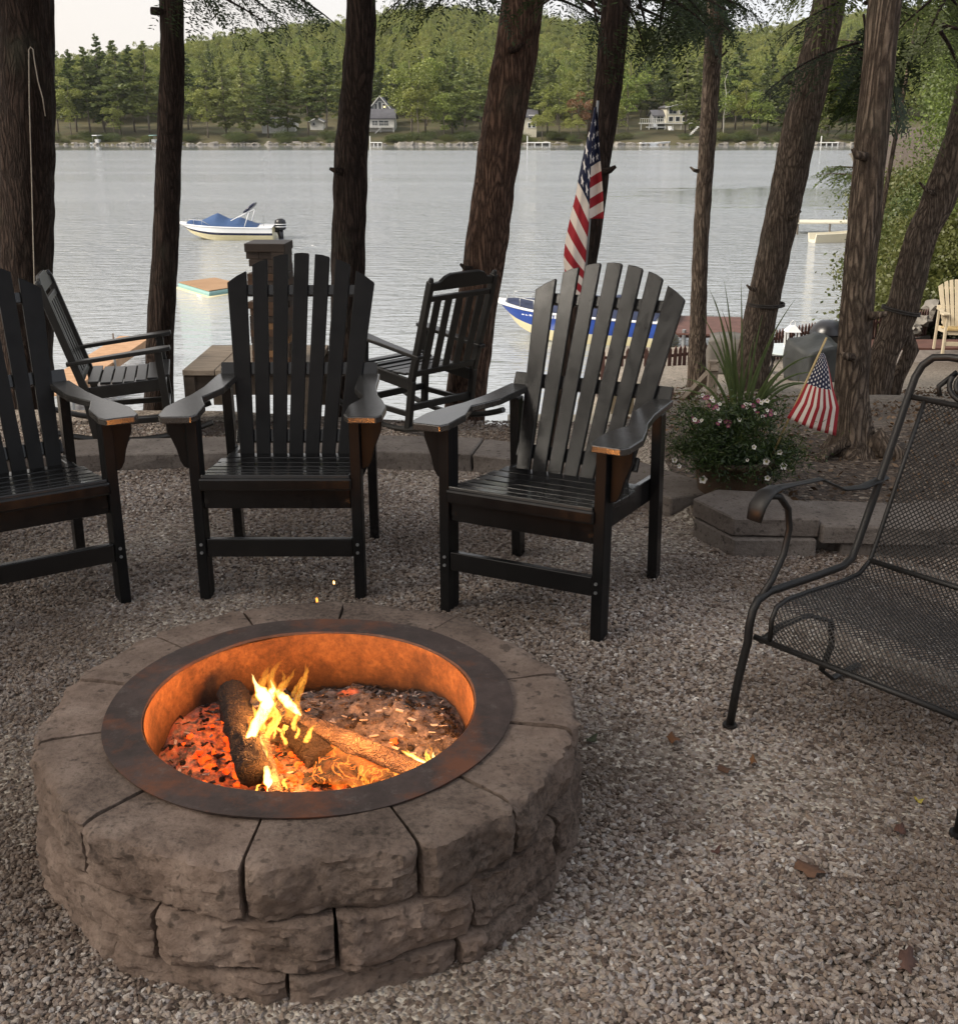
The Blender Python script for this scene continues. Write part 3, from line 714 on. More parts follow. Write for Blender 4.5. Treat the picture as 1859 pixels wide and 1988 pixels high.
# flames: twisted tapering tongues, real closed shapes
def tongue(pts, mat, name='flame', thick=.35):
    pl = [L(u, v, z) for u, v, z, w in pts]; ws = [w / F * 2.55 for *_, w in pts]
    # smooth resample
    n = 26; P2, W2 = [], []
    for i in range(n + 1):
        t = i / n * (len(pl) - 1); k = min(int(t), len(pl) - 2); f = t - k
        p0 = pl[max(k-1, 0)]; p1 = pl[k]; p2 = pl[k+1]; p3 = pl[min(k+2, len(pl)-1)]
        p = .5 * ((2 * p1) + (p2 - p0) * f + (2*p0 - 5*p1 + 4*p2 - p3) * f*f + (-p0 + 3*p1 - 3*p2 + p3) * f**3)
        w = ws[k] * (1 - f) + ws[k+1] * f
        p = p + Vector((fb((t * 1.7, k, 1)), fb((t * 1.7, k, 5)), 0)) * .004
        P2.append(p); W2.append(max(w * (1 + .35 * fb((t * 2.3, 9, k))), .0004))
    mb = MB(); mb.tube(P2, W2, 12, flat=thick, upv=(1, 0, .01)); return mb
fire = thing('fire', 'bright yellow and orange flames burning on the logs in the pit', 'fire', PC + Vector((0, 0, .12)))
def add_flame(pts, mat, thick=.8):
    pts = [(u, v, z, w * 1.3) for u, v, z, w in pts]; mb = tongue(pts, mat, thick=thick); mb.v = [(x, y, z - .12) for x, y, z in mb.v]
    mb.build('flame', M[mat], fire, smooth=True)
add_flame([(476, 1450, .22, 4), (489, 1425, .24, 9), (506, 1392, .26, 11), (519, 1366, .285, 12), (508, 1345, .30, 11), (497, 1330, .32, 3.5), (489, 1308, .34, .4)], 'flame_hot')
add_flame([(510, 1372, .26, 5), (524, 1350, .28, 9), (530, 1336, .30, 4), (525, 1320, .31, .4)], 'flame_hot')
add_flame([(536, 1340, .27, 4), (553, 1358, .26, 9), (568, 1374, .25, 8), (584, 1390, .24, 1.5)], 'flame_hot')
add_flame([(503, 1430, .22, 3), (510, 1462, .21, 8), (517, 1492, .195, 5), (521, 1520, .18, 8), (524, 1545, .15, 1)], 'flame_hot')
add_flame([(775, 1456, .15, 1.5), (800, 1468, .16, 4), (822, 1482, .16, 6), (836, 1486, .16, 8), (842, 1474, .19, 4), (840, 1460, .21, .4)], 'flame_hot')
add_flame([(815, 1502, .13, 4), (840, 1492, .15, 8), (862, 1474, .17, 5), (874, 1462, .19, 6), (882, 1445, .22, .5)], 'flame_hot')
add_flame([(478, 1530, .12, 5), (495, 1522, .13, 6), (503, 1505, .15, 3), (500, 1490, .17, .5)], 'flame_mid')
rf = random.Random(31)
def lick(u, v, z, hgt, w, mat, lean=0.0, n=6):
    """one thin S-shaped lick rising from (u, v)"""
    ph = rf.uniform(0, 6.3); amp = rf.uniform(5, 16); pts = []
    for k in range(n):
        t = k / (n - 1); pts.append((u + lean * t * 30 + amp * t * math.sin(ph + t * 4.2), v - hgt * t, z + hgt / F * 2.3 * t, max(.3, w * (math.sin(math.pi * (.18 + .82 * t)) ** .8))))
    add_flame(pts, mat)
for k in range(20): lick(rf.gauss(516, 24), rf.uniform(1395, 1455), rf.uniform(.19, .23), rf.choice([26, 34, 46, 70]) * rf.uniform(.8, 1.2), rf.uniform(2, 6), 'flame_mid', rf.uniform(-.5, 1.0))
for k in range(26): lick(rf.gauss(528, 30), rf.uniform(1340, 1430), rf.uniform(.22, .27), rf.choice([28, 36, 48, 60, 82]) * rf.uniform(.8, 1.2), rf.uniform(3, 9), 'flame_soft', rf.uniform(-.5, 1.3))
for k in range(9): lick(rf.uniform(478, 560), rf.uniform(1500, 1545), rf.uniform(.12, .15), rf.uniform(18, 45), rf.uniform(2, 5), 'flame_mid')
for k in range(8): lick(rf.uniform(540, 600), rf.uniform(1400, 1440), .16, rf.uniform(18, 40), rf.uniform(3, 6), 'flame_mid', rf.uniform(-.5, .3))
for k in range(9): lick(rf.uniform(770, 880), rf.uniform(1478, 1500), .14, rf.uniform(16, 42), rf.uniform(2, 5), 'flame_mid' if k % 2 else 'flame_soft')
for k in range(7): lick(rf.uniform(600, 740), rf.uniform(1515, 1545), .13, rf.uniform(14, 30), rf.uniform(3, 6), 'flame_soft')
for (u, v, z, pw, rr) in [(515, 1375, .28, 8.5, .05), (840, 1480, .22, 2.6, .03), (540, 1500, .2, 2.2, .04), (690, 1400, .27, 3.0, .04)]:
    ld = bpy.data.lights.new('fire_light', 'POINT'); ld.energy = pw; ld.color = (1, .35, .075); ld.shadow_soft_size = rr
    lo = bpy.data.objects.new('fire_light', ld); COL.objects.link(lo); lo.location = L(u, v, z) + PC
for (u, v, z, r_, lab, mt) in [(615, 1165, .42, .0035, 'orange spark rising just behind the stone rim of the fire pit', 'flame_mid'), (648, 1131, .5, .0025, 'tiny yellow spark drifting above the gravel behind the pit', 'flame_hot')]:
    p = G(u, v, z); vs, fs = lump((0, 0, 0), r_, 3, (1, 1, 2.4)); mb = MB(); mb.add(vs, fs)
    tag(mb.build('spark', M[mt], smooth=True, loc=p), lab, 'spark')

# ------------------------------------------------------------------ retaining kerb
kerb = thing('stone_kerb', 'low curved kerb of grey cast stones behind the dark chairs at the patio edge', 'kerb', (0, 5.2, 0))
def arc_points(poly, step):
    acc = [0]; 
    for a, b in zip(poly, poly[1:]): acc.append(acc[-1] + math.hypot(b[0]-a[0], b[1]-a[1]))
    def at(s):
        for i in range(len(poly) - 1):
            if s <= acc[i+1]:
                f = (s - acc[i]) / (acc[i+1] - acc[i]); return Vector((poly[i][0] + (poly[i+1][0]-poly[i][0]) * f, poly[i][1] + (poly[i+1][1]-poly[i][1]) * f, 0))
        return Vector((*poly[-1], 0))
    return at, acc[-1]
def rough_prism(poly, z0, z1, seed, amp=.008, mat='kerb', name='kerb_stone', parent=None, off=(0, 0, 0)):
    mb = MB(); mb.prism([(p[0] - off[0], p[1] - off[1]) for p in poly], z0, z1)
    o = mb.build(name, M[mat], parent); me = o.data
    bm = bmesh.new(); bm.from_mesh(me); bmesh.ops.triangulate(bm, faces=[f for f in bm.faces if len(f.verts) > 4])
    bmesh.ops.bevel(bm, geom=bm.edges[:], offset=.006, segments=1, affect='EDGES')
    bmesh.ops.subdivide_edges(bm, edges=[e for e in bm.edges if e.calc_length() > .04], cuts=3, use_grid_fill=True)
    for v in bm.verts:
        side = 1 if v.co.z < z1 - .012 else .15
        n_ = v.normal; v.co += n_ * amp * side * fb(tuple(v.co * 12 + Vector((seed, 0, 0))), 4)
    bm.to_mesh(me); bm.free(); return o
at, tot = arc_points(WALL, .57); s_ = .2; i = 0
while s_ < tot - .2:
    e_ = min(s_ + .565, tot - .02); p, q = at(s_), at(e_); d = (q - p).normalized(); nrm = Vector((-d.y, d.x, 0))
    def arcn(s): 
        a, b = at(max(0, s - .1)), at(min(tot, s + .1)); d_ = (b - a).normalized(); return Vector((-d_.y, d_.x, 0))
    n0, n1 = arcn(s_), arcn(e_); p += d * .003; q -= d * .003
    rough_prism([p, q, q + n1 * .29, p + n0 * .29], -.05, .088 + .003 * math.sin(i * 2.1), i, parent=kerb, off=(0, 5.2, 0)); s_ = e_; i += 1
kerb['label'] = 'low curved kerb of grey cast stones behind the dark chairs at the patio edge'
wallr = thing('stone_wall', 'two-course stepped stone wall between the flower planter and the iron chair', 'wall', (1.2, 4.1, 0))
xx = [(.86, 4.33), (.975, 4.09), (1.305, 4.08), (1.245, 4.40), (.98, 4.45)]
rough_prism(xx, .079, .155, 3, .006, name='wall_stone', parent=wallr, off=(1.2, 4.1, 0))
rough_prism([(.865, 4.31), (.98, 4.07), (1.295, 4.065), (1.24, 4.38), (.98, 4.43)], -.05, .076, 4, .005, name='wall_stone', parent=wallr, off=(1.2, 4.1, 0))
for k, (a, b) in enumerate([(1.312, 1.75), (1.756, 2.2), (2.206, 2.66), (2.67, 3.2)]):
    rough_prism([(a, 4.06), (b, 4.03), (b + .02, 4.33), (a - (.055 if k == 0 else 0), 4.37)], .06, .135, 5 + k, .006, name='wall_stone', parent=wallr, off=(1.2, 4.1, 0))
for k, (a, b) in enumerate([(1.39, 1.85), (1.86, 2.32), (2.33, 2.9)]):
    rough_prism([(a, 4.075), (b, 4.05), (b, 4.33), (a, 4.35)], -.05, .057, 12 + k, .006, name='wall_stone', parent=wallr, off=(1.2, 4.1, 0))
rough_prism([(1.28, 4.14), (1.42, 4.14), (1.42, 4.3), (1.28, 4.3)], -.05, .05, 19, .006, name='wall_stone', parent=wallr, off=(1.2, 4.1, 0))

# ================================================================== PATIO FURNITURE
def adirondack(label, loc, rz, mat='black', group='black slatted garden chairs round the fire pit', name='adirondack_chair', arms=True, seatmat=None, slat='black_shaded'):
    t = thing(name, label, 'chair', loc, rz, group); m = M[mat]; bv = .003
    sm = M[seatmat] if seatmat else m
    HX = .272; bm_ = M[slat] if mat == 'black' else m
    for s in (-1, 1):
        b = MB(); b.prism([(s*HX-.018, -.035), (s*HX+.018, -.035), (s*HX+.018, .04), (s*HX-.018, .04)], 0, .648); b.build('leg', M['black_shaded'] if mat == 'black' else m, t, bevel=bv)
        b = MB(); b.beam((s*HX, .58, 0), (s*HX, .545, .635), .036, .05, (0, 1, 0)); b.build('leg', m, t, bevel=bv)
        b = MB(); b.beam((s*(HX-.03), -.02, .395), (s*(HX-.03), .60, .345), .022, .085); b.build('side_rail', m, t, bevel=bv)
        # arm: shaped plank
        out_ = [(.352, -.09), (.370, -.06), (.376, .05), (.355, .15), (.332, .23), (.315, .36), (.31, .58)]
        inn = [(.232, .58), (.238, .34), (.262, .26), (.284, .20), (.266, .14), (.246, .08), (.242, -.05), (.256, -.085)]
        pts = [(s * x, y) for x, y in out_ + inn]
        if s < 0: pts = pts[::-1]
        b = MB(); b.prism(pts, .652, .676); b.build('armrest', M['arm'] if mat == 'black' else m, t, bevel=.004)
        br = [(0, 0), (.072, 0), (.070, -.045), (.045, -.11), (.036, -.15), (.024, -.172), (0, -.18)]
        b = MB(); Mx = Matrix(((s, 0, 0, s*(HX+.0185)), (0, 0, -1, .01), (0, 1, 0, .650), (0, 0, 0, 1)))
        b.prism(br[::-1] if s > 0 else br, -.012, .012, 0, Mx); b.build('arm_bracket', M['black_shaded'] if mat == 'black' else m, t, bevel=bv)
    b = MB(); b.box((-HX+.02, -.022, .335), (HX-.02, .0, .408)); b.build('apron', m, t, bevel=bv)
    b = MB(); b.box((-HX+.019, -.03, .160), (HX-.019, -.006, .226)); st = b.build('stretcher', m, t, bevel=bv)
    for s in (-1, 1):
        for z in (.178, .208):
            b = MB(); b.tube([(s*(HX-.002), -.0355, z), (s*(HX-.002), -.040, z)], .0055, 10); b.build('bolt', M['metal'], st)
    # rounded front seat board and seat slats
    n = 6; ys = np.linspace(-.045, .42, n + 1)
    prof = []
    for a in range(7): an = R(-100 + a * 30); prof.append((-.012 + .03 * math.cos(an + math.pi), .438 + .03 * math.sin(an)))
    b = MB(); b.box((-HX+.012, -.048, .405), (HX-.012, -.026, .452)); b.build('seat_slat', sm, t, bevel=.009)
    for i in range(n):
        y0, y1 = ys[i] + .004, ys[i+1] - .003
        z0 = .462 - .055 * (i / n) - .012 * math.sin(i / n * math.pi); z1 = .462 - .055 * ((i+1) / n) - .012 * math.sin((i+1) / n * math.pi)
        hx = HX - .02 if i == 0 or i > n - 2 else HX - .004
        b = MB(); b.beam((0, y0, z0 - .01), (0, y1, z1 - .01), 2 * hx, .02); b.build('seat_slat', sm, t, bevel=.004)
    # back: seven fanned slats
    B = Vector((0, .405, .385)); D = Vector((0, .395, .715)).normalized(); Nn = Vector((0, -D.z, D.y)); X = Vector((1, 0, 0)); LL = .82
    Mx = Matrix((X, D, -Nn)).transposed().to_4x4(); Mx.translation = B
    Mx = Matrix(((1, 0, 0, 0), (0, D.y, -D.z, B.y), (0, D.z, D.y, B.z), (0, 0, 0, 1)))     # local (x, along, thickness)
    for i in range(-3, 4):
        cb, ct = i * .0605, i * .0810 + (.006 if i == 3 else (-.006 if i == -3 else 0)); wb, wt = .0258, .0288 + (.007 if abs(i) == 3 else 0)
        def h(x): return LL - .105 * (x / .28) ** 2 - (.012 if abs(i) == 3 else 0)
        tl, tr_ = ct - wt, ct + wt
        pts = [(cb - wb, 0), (cb + wb, 0), (tr_, h(tr_)), ((tl + tr_) / 2, h((tl + tr_) / 2) + .002), (tl, h(tl))]
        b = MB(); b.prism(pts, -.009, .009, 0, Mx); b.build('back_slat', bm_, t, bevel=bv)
    for hgt, hw, hh in ((.335, .30, .05), (.655, .235, .042), (.07, .23, .05)):
        b = MB(); b.prism([(-hw, hgt), (hw, hgt), (hw, hgt + hh), (-hw, hgt + hh)], -.032, -.0095, 0, Mx); b.build('back_rail', m, t, bevel=bv)
    return t
adirondack('black fan-backed garden chair in the middle, straight behind the fire pit', (-.690, 3.70, 0), R(0))
adirondack('black fan-backed garden chair right of the middle one, turned to the left, beside the planter', (.143, 3.463, 0), R(-26), slat='slat_sky_lit')
adirondack('black fan-backed garden chair cut off by the left edge of the photo', (-1.475, 3.51, 0), R(33))

def rocker(label, loc, h, gap=.0):
    t = thing('rocking_chair', label, 'rocking chair', loc, h, 'black rocking chairs on the lake side of the stone kerb'); m = M['rocker']; bv = .004
    W2 = .27
    for s in (-1, 1):
        y = s * W2
        b = MB(); b.tube([(-.52 + .06 * k, y, .045 + .09 * ((-.52 + .06 * k - .02) / .5) ** 2) for k in range(18)], .019, 8); b.build('runner', m, t)
        b = MB(); b.beam((-.20, y, .06), (-.245, y, .38), .034, .045, (1, 0, 0)); b.beam((-.235, y, .36), (-.43, y, 1.01), .034, .045, (1, 0, 0))
        b.tube([(-.43, y, 1.01), (-.437, y, 1.035)], [.02, .013], 8); b.build('back_post', m, t, bevel=bv)
        b = MB(); b.beam((.24, y, .06), (.205, y, .60), .034, .045, (1, 0, 0)); b.build('front_leg', m, t, bevel=bv)
        pts = [(-.33, -.025), (.05, -.035), (.22, -.05), (.285, -.03), (.285, .03), (.22, .05), (.05, .035), (-.33, .025)]
        b = MB(); Mx = Matrix.Translation((0, y, .565)) @ Matrix.Rotation(R(-7), 4, 'Y'); b.prism(pts, 0, .024, 0, Mx); b.build('armrest', m, t, bevel=bv)
        b = MB(); b.beam((-.235, y - s*.02, .345), (.225, y - s*.02, .385), .02, .075); b.build('side_rail', m, t, bevel=bv)
        b = MB(); b.beam((-.205, y, .16), (.235, y, .17), .022, .035); b.build('stretcher', m, t, bevel=bv)
    for x, z in ((.235, .19), (-.21, .2), (.225, .375)):
        b = MB(); b.beam((x, -W2, z), (x, W2, z), .022, .045); b.build('stretcher', m, t, bevel=bv)
    for k in range(7):
        x = -.19 + k * .07; z = .405 + .02 * ((k - 2.2) / 4) ** 2 * 1.8 - .012
        b = MB(); b.box((x - .031, -.245, z), (x + .031, .245, z + .016)); b.build('seat_slat', m, t, bevel=bv)
    D = Vector((-.195, 0, .65)).normalized()
    Mx = Matrix(((0, D.x, D.z, -.245), (1, 0, 0, 0), (0, D.z, -D.x, .38), (0, 0, 0, 1)))
    for i in range(5):
        c = (i - 2) * .092; b = MB(); b.prism([(c - .026, .05), (c + .026, .05), (c + .026, .56), (c - .026, .56)], -.007, .007, 0, Mx); b.build('back_slat', m, t, bevel=.002)
    b = MB(); b.prism([(-.25, .03), (.25, .03), (.25, .07), (-.25, .07)], -.012, .012, 0, Mx); b.build('back_rail', m, t, bevel=bv)
    b = MB(); b.prism([(-.25, .53), (.25, .53), (.25, .565), (-.25, .565)], -.012, .012, 0, Mx); b.build('back_rail', m, t, bevel=bv)
    cr = [(-.25, .60), (.25, .60), (.25, .645), (.235, .65), (.20, .655), (.165, .685), (.12, .70), (-.12, .70), (-.165, .685), (-.20, .655), (-.235, .65), (-.25, .645)]
    b = MB(); b.prism(cr, -.012, .012, 0, Mx); b.build('crest_rail', m, t, bevel=bv)
    return t
rocker('black rocking chair seen from its side between the two leftmost tree trunks', (-2.22, 7.05, -.33), R(14))
rocker('black rocking chair with its back half turned, in front of the thick leaning tree', (-.40, 7.32, -.33), R(135))

# wooden table with the stacking block tower
tb = thing('wooden_table', 'weathered square plank table under the block tower, behind the middle black chair', 'table', (-1.45, 7.42, -.3))
TZ = .41
for k in range(4):
    b = MB(); w = .80 / 4; b.box((-.41 + k * .205, -.42, TZ - .035), (-.41 + k * .205 + .2, .42, TZ)); b.build('table_plank', M['greywood'], tb, bevel=.004)
for s in (-1, 1):
    b = MB(); b.box((-.36, s*.36 - .012, TZ - .17), (.36, s*.36 + .012, TZ - .037)); b.build('apron', M['greywood2'], tb, bevel=.003)
    b = MB(); b.box((s*.36 - .012, -.345, TZ - .17), (s*.36 + .012, .345, TZ - .037)); b.build('apron', M['greywood2'], tb, bevel=.003)
    for q in (-1, 1):
        b = MB(); b.box((s*.375 - .035, q*.375 - .035, 0), (s*.375 + .035, q*.375 + .035, TZ - .038)); b.build('leg', M['greywood2'], tb, bevel=.003)
tw = thing('block_tower', 'tall tumbling tower of dark stained wooden blocks with pale ends on the plank table', 'block tower', (-1.325, 7.30, .112), R(-3))
rb = random.Random(12); lh = .0440; n = 16; TWS = .8
for k in range(n):
    z = k * lh
    for j in range(3):
        if k in (9, 13) and j == 0: continue
        o = (j - 1) * .098; sl_ = rb.uniform(-.008, .008) + (.02 if rb.random() < .1 else 0); le = .146
        mm = [M['block_dark'], M['block_mid'], M['block_light'] if rb.random() < .25 else M['block_mid'], M['block_dark']][rb.randrange(4)]
        b = MB()
        if k % 2 == 0: b.box((-le + sl_, o - .0485, z), (le + sl_, o + .0485, z + lh - .0012))
        else: b.box((o - .0485, -le + sl_, z), (o + .0485, le + sl_, z + lh - .0012))
        b.v = [(x * .83, y * .83, z_) for x, y, z_ in b.v]
        b.build('block', mm if k < 14 else M['block_dark'], tw, bevel=.002)
b = MB(); b.box((-.126, -.125, n * lh), (.128, .125, n * lh + .052)); b.build('top_cap', M['block_dark'], tw, bevel=.004)

# ------------------------------------------------------------------ wrought iron chair
ir = thing('mesh_chair', 'black wrought iron spring chair with a woven metal mesh seat at the right edge', 'chair', (.73, 2.793, 0), math.atan2(-.758, .652))
IW = .64; im = mottled('rust_tinged_black_iron', (.006, .006, .006), (.014, .011, .010), 7, .5, .2, .002, Specular_IOR_Level=.5)
# local: x across the front, y to the back
seatp = [(0.03, .262), (.028, .33), (.045, .362), (.09, .372), (.20, .366), (.36, .352), (.45, .352), (.50, .38), (.53, .44), (.60, .60), (.70, .83)]
def sp_eval(tab, t):
    acc = [0]
    for a, b in zip(tab, tab[1:]): acc.append(acc[-1] + math.dist(a, b))
    s = t * acc[-1]
    for i in range(len(tab) - 1):
        if s <= acc[i+1] + 1e-9:
            f = (s - acc[i]) / (acc[i+1] - acc[i]); return tuple(p + (q - p) * f for p, q in zip(tab[i], tab[i+1]))
    return tab[-1]
for x in (0, IW):
    b = MB(); s = 1 if x == 0 else -1
    fr = [(-.0 - s*.012, -.035, 0), (x*0 - s*.010, -.02, .12), (-s*.004, -.01, .20), (0, 0, .255), (0, .0, .30), (0, .01, .345), (0, .03, .372), (0, .08, .382), (0, .30, .368), (0, .44, .362), (0, .485, .375), (0, .51, .42), (0, .58, .57), (0, .68, .80), (0, .72, .885), (0.01*s, .735, .92), (.035*s, .745, .945), (.08*s, .75, .952), (IW/2*s, .755, .955)]
    b.tube([(x + p[0], p[1], p[2]) for p in fr], .0115, 10); b.build('side_frame', im, ir, smooth=True)
    b = MB(); xs_ = x + s*.05
    b.tube([(xs_, y, z) for y, z in seatp], .007, 8); b.build('mesh_frame', im, ir, smooth=True)
    b = MB()
    arm = [(x, .62, .60), (x - s*.012, .52, .585), (x - s*.015, .42, .60), (x - s*.015, .30, .655), (x - s*.015, .18, .665), (x - s*.015, .10, .672), (x - s*.015, .06, .668)]
    b.tube(arm, [.016, .018, .014, .012, .012, .018, .014], 8, flat=.35, upv=(1, 0, 0)); b.build('armrest', im, ir, smooth=True)
    b = MB(); b.tube([(x - s*.015, .085, .675), (x - s*.015, .045, .668), (x - s*.016, .015, .64), (x - s*.017, .005, .60)], [.022, .027, .028, .024], 10, flat=.3, upv=(1, 0, 0)); b.build('arm_scroll', im, ir, smooth=True)
    b = MB(); b.tube([(x - s*.015, .07, .655), (x - s*.015, .11, .645), (x - s*.015, .155, .60), (x - s*.015, .17, .54), (x - s*.012, .15, .47), (x - s*.008, .10, .41), (x - s*.002, .05, .378)], .0095, 8); b.build('arm_support', im, ir, smooth=True)
    b = MB(); b.tube([(x + s*.02, .03, .255), (x + s*.02, .12, .275), (x + s*.03, .24, .275), (x + s*.04, .34, .23), (x + s*.04, .36, .15), (x + s*.04, .32, .08), (x + s*.03, .40, .022), (x + s*.02, .56, .012)], .011, 8, flat=.6); b.build('spring_leg', im, ir, smooth=True)
    b = MB(); b.tube([(x - s*.012, -.035, .0), (x - s*.012, -.035, .012)], .02, 10); b.build('foot_glide', im, ir)
for y, z in ((.03, .262), (.50, .38), (.70, .83)):
    b = MB(); b.tube([(0 if z < .3 or z > .8 else .05, y, z), (IW if z < .3 or z > .8 else IW - .05, y, z)], .0085, 8); b.build('cross_bar', im, ir, smooth=True)
b = MB(); sc_ = []
for k in range(40):
    a = k / 39 * 4.2 * math.pi; r = .052 - .010 * a / 4; sc_.append((.17 + r * 1.3 * math.cos(a + 2.5), .735 - .02 * math.sin(a), .885 + r * math.sin(a + 2.5)))
b.tube([(.085, .715, .845), (.075, .72, .87)] + sc_[:24], .008, 8); b.tube([(x_, y_, z_) for x_, y_, z_ in [(IW - p[0], p[1], p[2]) for p in sc_[:24]]], .008, 8); b.build('back_scroll', im, ir, smooth=True)
# expanded metal mesh: diamonds with real holes
NU, NV = 72, 140; vs = []; fs = []
for j in range(NV + 1):
    for i in range(NU + 1):
        if (i + j) % 2: continue
        y, z = sp_eval(seatp, j / NV); x = .052 + (IW - .104) * i / NU
        sag = -.012 * math.sin(math.pi * i / NU) * math.sin(math.pi * min(1, j / NV)); vs.append(((i, j), (x, y, z + sag)))
idx = {k: n_ for n_, (k, _) in enumerate(vs)}
ed = [(idx[(i, j)], idx[(i + d, j + 1)]) for (i, j) in idx for d in (-1, 1) if (i + d, j + 1) in idx]
mb = MB()
for a, c in ed:
    pa, pc = Vector(vs[a][1]), Vector(vs[c][1]); d = (pc - pa).normalized(); up = Vector((0, -.5, 1)) if pa.z < .4 else Vector((0, -1, .3))
    s_ = d.cross(up).normalized() * .0018; u_ = s_.cross(d).normalized() * .0011
    n0 = len(mb.v); mb.v += [tuple(pa + s_), tuple(pa + u_), tuple(pa - s_), tuple(pc + s_), tuple(pc + u_), tuple(pc - s_)]
    mb.f += [(n0, n0+1, n0+4, n0+3), (n0+1, n0+2, n0+5, n0+4), (n0+2, n0, n0+3, n0+5)]; mb.m += [0, 0, 0]
mb.build('seat_mesh', im, ir, kind='stuff')

# ------------------------------------------------------------------ planter with flowers, spikes and the small flag
PL = Vector((1.09, 4.66, 0))
pot = thing('flower_pot', 'round brown pot behind the stepped wall, overflowing with green foliage', 'pot', PL)
mb = MB(); mb.lathe([(0, 0), (.105, 0), (.135, .06), (.155, .14), (.168, .215), (.178, .22), (.178, .245), (.166, .245), (.158, .21), (0, .20)], 32); mb.build('pot_body', M['leather'], pot, smooth=True)
def leaf_quads(rg, P_, size, asp=.45, dirs=None, droop=.2):
    """diamond shaped leaves at the points P_"""
    n = len(P_); d = rg.normal(size=(n, 3)) if dirs is None else dirs + rg.normal(size=(n, 3)) * .35
    d[:, 2] -= droop; d /= np.linalg.norm(d, axis=1, keepdims=True) + 1e-9
    o = rg.normal(size=(n, 3)); s = np.cross(d, o); s /= np.linalg.norm(s, axis=1, keepdims=True) + 1e-9
    L_ = (size * rg.uniform(.6, 1.3, n))[:, None]; w = L_ * asp * .5
    a = P_ - d * L_ * .5; b = P_ + s * w; c = P_ + d * L_ * .5; e = P_ - s * w
    V = np.stack([a, b, c, e], 1).reshape(-1, 3); Q = np.arange(n * 4); return V, Q
rg = np.random.default_rng(5)
def bush_pts(n, c, r, rg, clump=40, cs=.3):
    cc = rg.normal(size=(clump, 3)); cc /= np.linalg.norm(cc, axis=1, keepdims=True); cc *= rg.uniform(.55, 1, (clump, 1)) 
    k = rg.integers(0, clump, n); p = cc[k] + rg.normal(size=(n, 3)) * cs * rg.uniform(.6, 1.2, (n, 1))
    return p * np.array(r) + np.array(c)
p = bush_pts(17000, (0.03, 0, .33), (.30, .25, .15), rg, 34, .19); p = p[p[:, 2] > .17]
low = bush_pts(3500, (0.04, -.04, .24), (.20, .17, .09), rg, 40, .22)
V, Q = leaf_quads(rg, np.concatenate([p, low]), .021, .30)
fol = np_mesh('flowering_plant', V, Q, M['bush']); fol.location = PL; tag(fol, 'bushy dark green trailing plant filling the brown pot', 'plant')
V, Q = leaf_quads(rg, bush_pts(1300, (.0, 0, .34), (.32, .27, .2), rg, 40, .3), .03, .12); np_mesh('sprigs', V, Q, M['shrub'], fol, 'stuff')
petal_w, petal_p = mottled('white_petal', (.6, .56, .5), (.75, .7, .66), 20, .6), mottled('magenta_petal', (.16, .02, .07), (.32, .05, .15), 20, .6)
petal_e = mottled('flower_throat', (.3, .28, .1), (.4, .35, .12), 20, .6)
def flower(P_, r, mt, facing, parent):
    mb = MB(); z = Vector(facing).normalized(); x = z.orthogonal().normalized(); y = z.cross(x); n = 20
    vs = [P_ - z * r * .6]; 
    for k in range(n): a = 2*math.pi*k/n; vs.append(P_ + (x * math.cos(a) + y * math.sin(a)) * r * .35 - z * r * .05)
    for k in range(n): a = 2*math.pi*k/n; rr = r * (.86 + .14 * math.cos(5 * a)); vs.append(P_ + (x * math.cos(a) + y * math.sin(a)) * rr + z * r * (.1 + .06 * math.cos(10 * a)))
    fs = [(0, 1 + k, 1 + (k+1) % n) for k in range(n)]; mb.add(vs, fs, 1)
    mb.f += [(1+k, 1+n+k, 1+n+(k+1) % n, 1+(k+1) % n) for k in range(n)]; mb.m += [0] * n
    mb.build('blossom', [mt, petal_e], parent, smooth=True)
for (u, v, r) in [(1364, 931, .019), (1520, 905, .018), (1487, 896, .016), (1489, 928, .013), (1513, 878, .013), (1463, 868, .012), (1309, 893, .013), (1450, 893, .008), (1318, 905, .011)]:
    y = PL.y - .27 + abs(u - 1425) / 110 * .14; P_ = S(u, v, y) - PL; flower(P_, r, petal_w, (rs.uniform(-.5, .5), -1, rs.uniform(0, .7)), fol)
for (u, v, n_) in [(1375, 773, 7), (1349, 817, 9), (1403, 822, 5), (1455, 790, 7), (1480, 780, 6), (1385, 790, 5), (1430, 815, 5), (1475, 806, 6), (1500, 800, 4)]:
    for q in range(n_):
        uu, vv = u + rs.uniform(-13, 13), v + rs.uniform(-6, 6); y = PL.y - .16 + rs.uniform(-.05, .1)
        flower(S(uu, vv, y) - PL, rs.uniform(.007, .011), petal_p if rs.random() < .6 else petal_w, (rs.uniform(-.5, .5), -1, rs.uniform(.3, 1)), fol)
spk = thing('spike_plant', 'tall clump of narrow green spiky leaves rising from the middle of the pot', 'plant', PL + Vector((.02, .03, .3)))
def blade(p0, p1, bend, w):
    mb = MB(); n = 12; p0, p1 = Vector(p0), Vector(p1); side = (p1 - p0).cross(Vector((0, 1, 0))).normalized()
    for i in range(n + 1):
        t = i / n; p = p0.lerp(p1, t) + Vector(bend) * (4 * t * (1 - t)); ww = w * (1 - t ** 2.2) * (.6 + .4 * min(1, t * 5)) + .0003
        for q, zz in ((-1, .25), (0, 0), (1, .25)): mb.v.append(tuple(p + side * ww * q + Vector((0, -ww * zz, 0))))
    for i in range(n):
        for q in range(2): a = i * 3 + q; mb.f.append((a, a+1, a+4, a+3)); mb.m.append(0)
    return mb
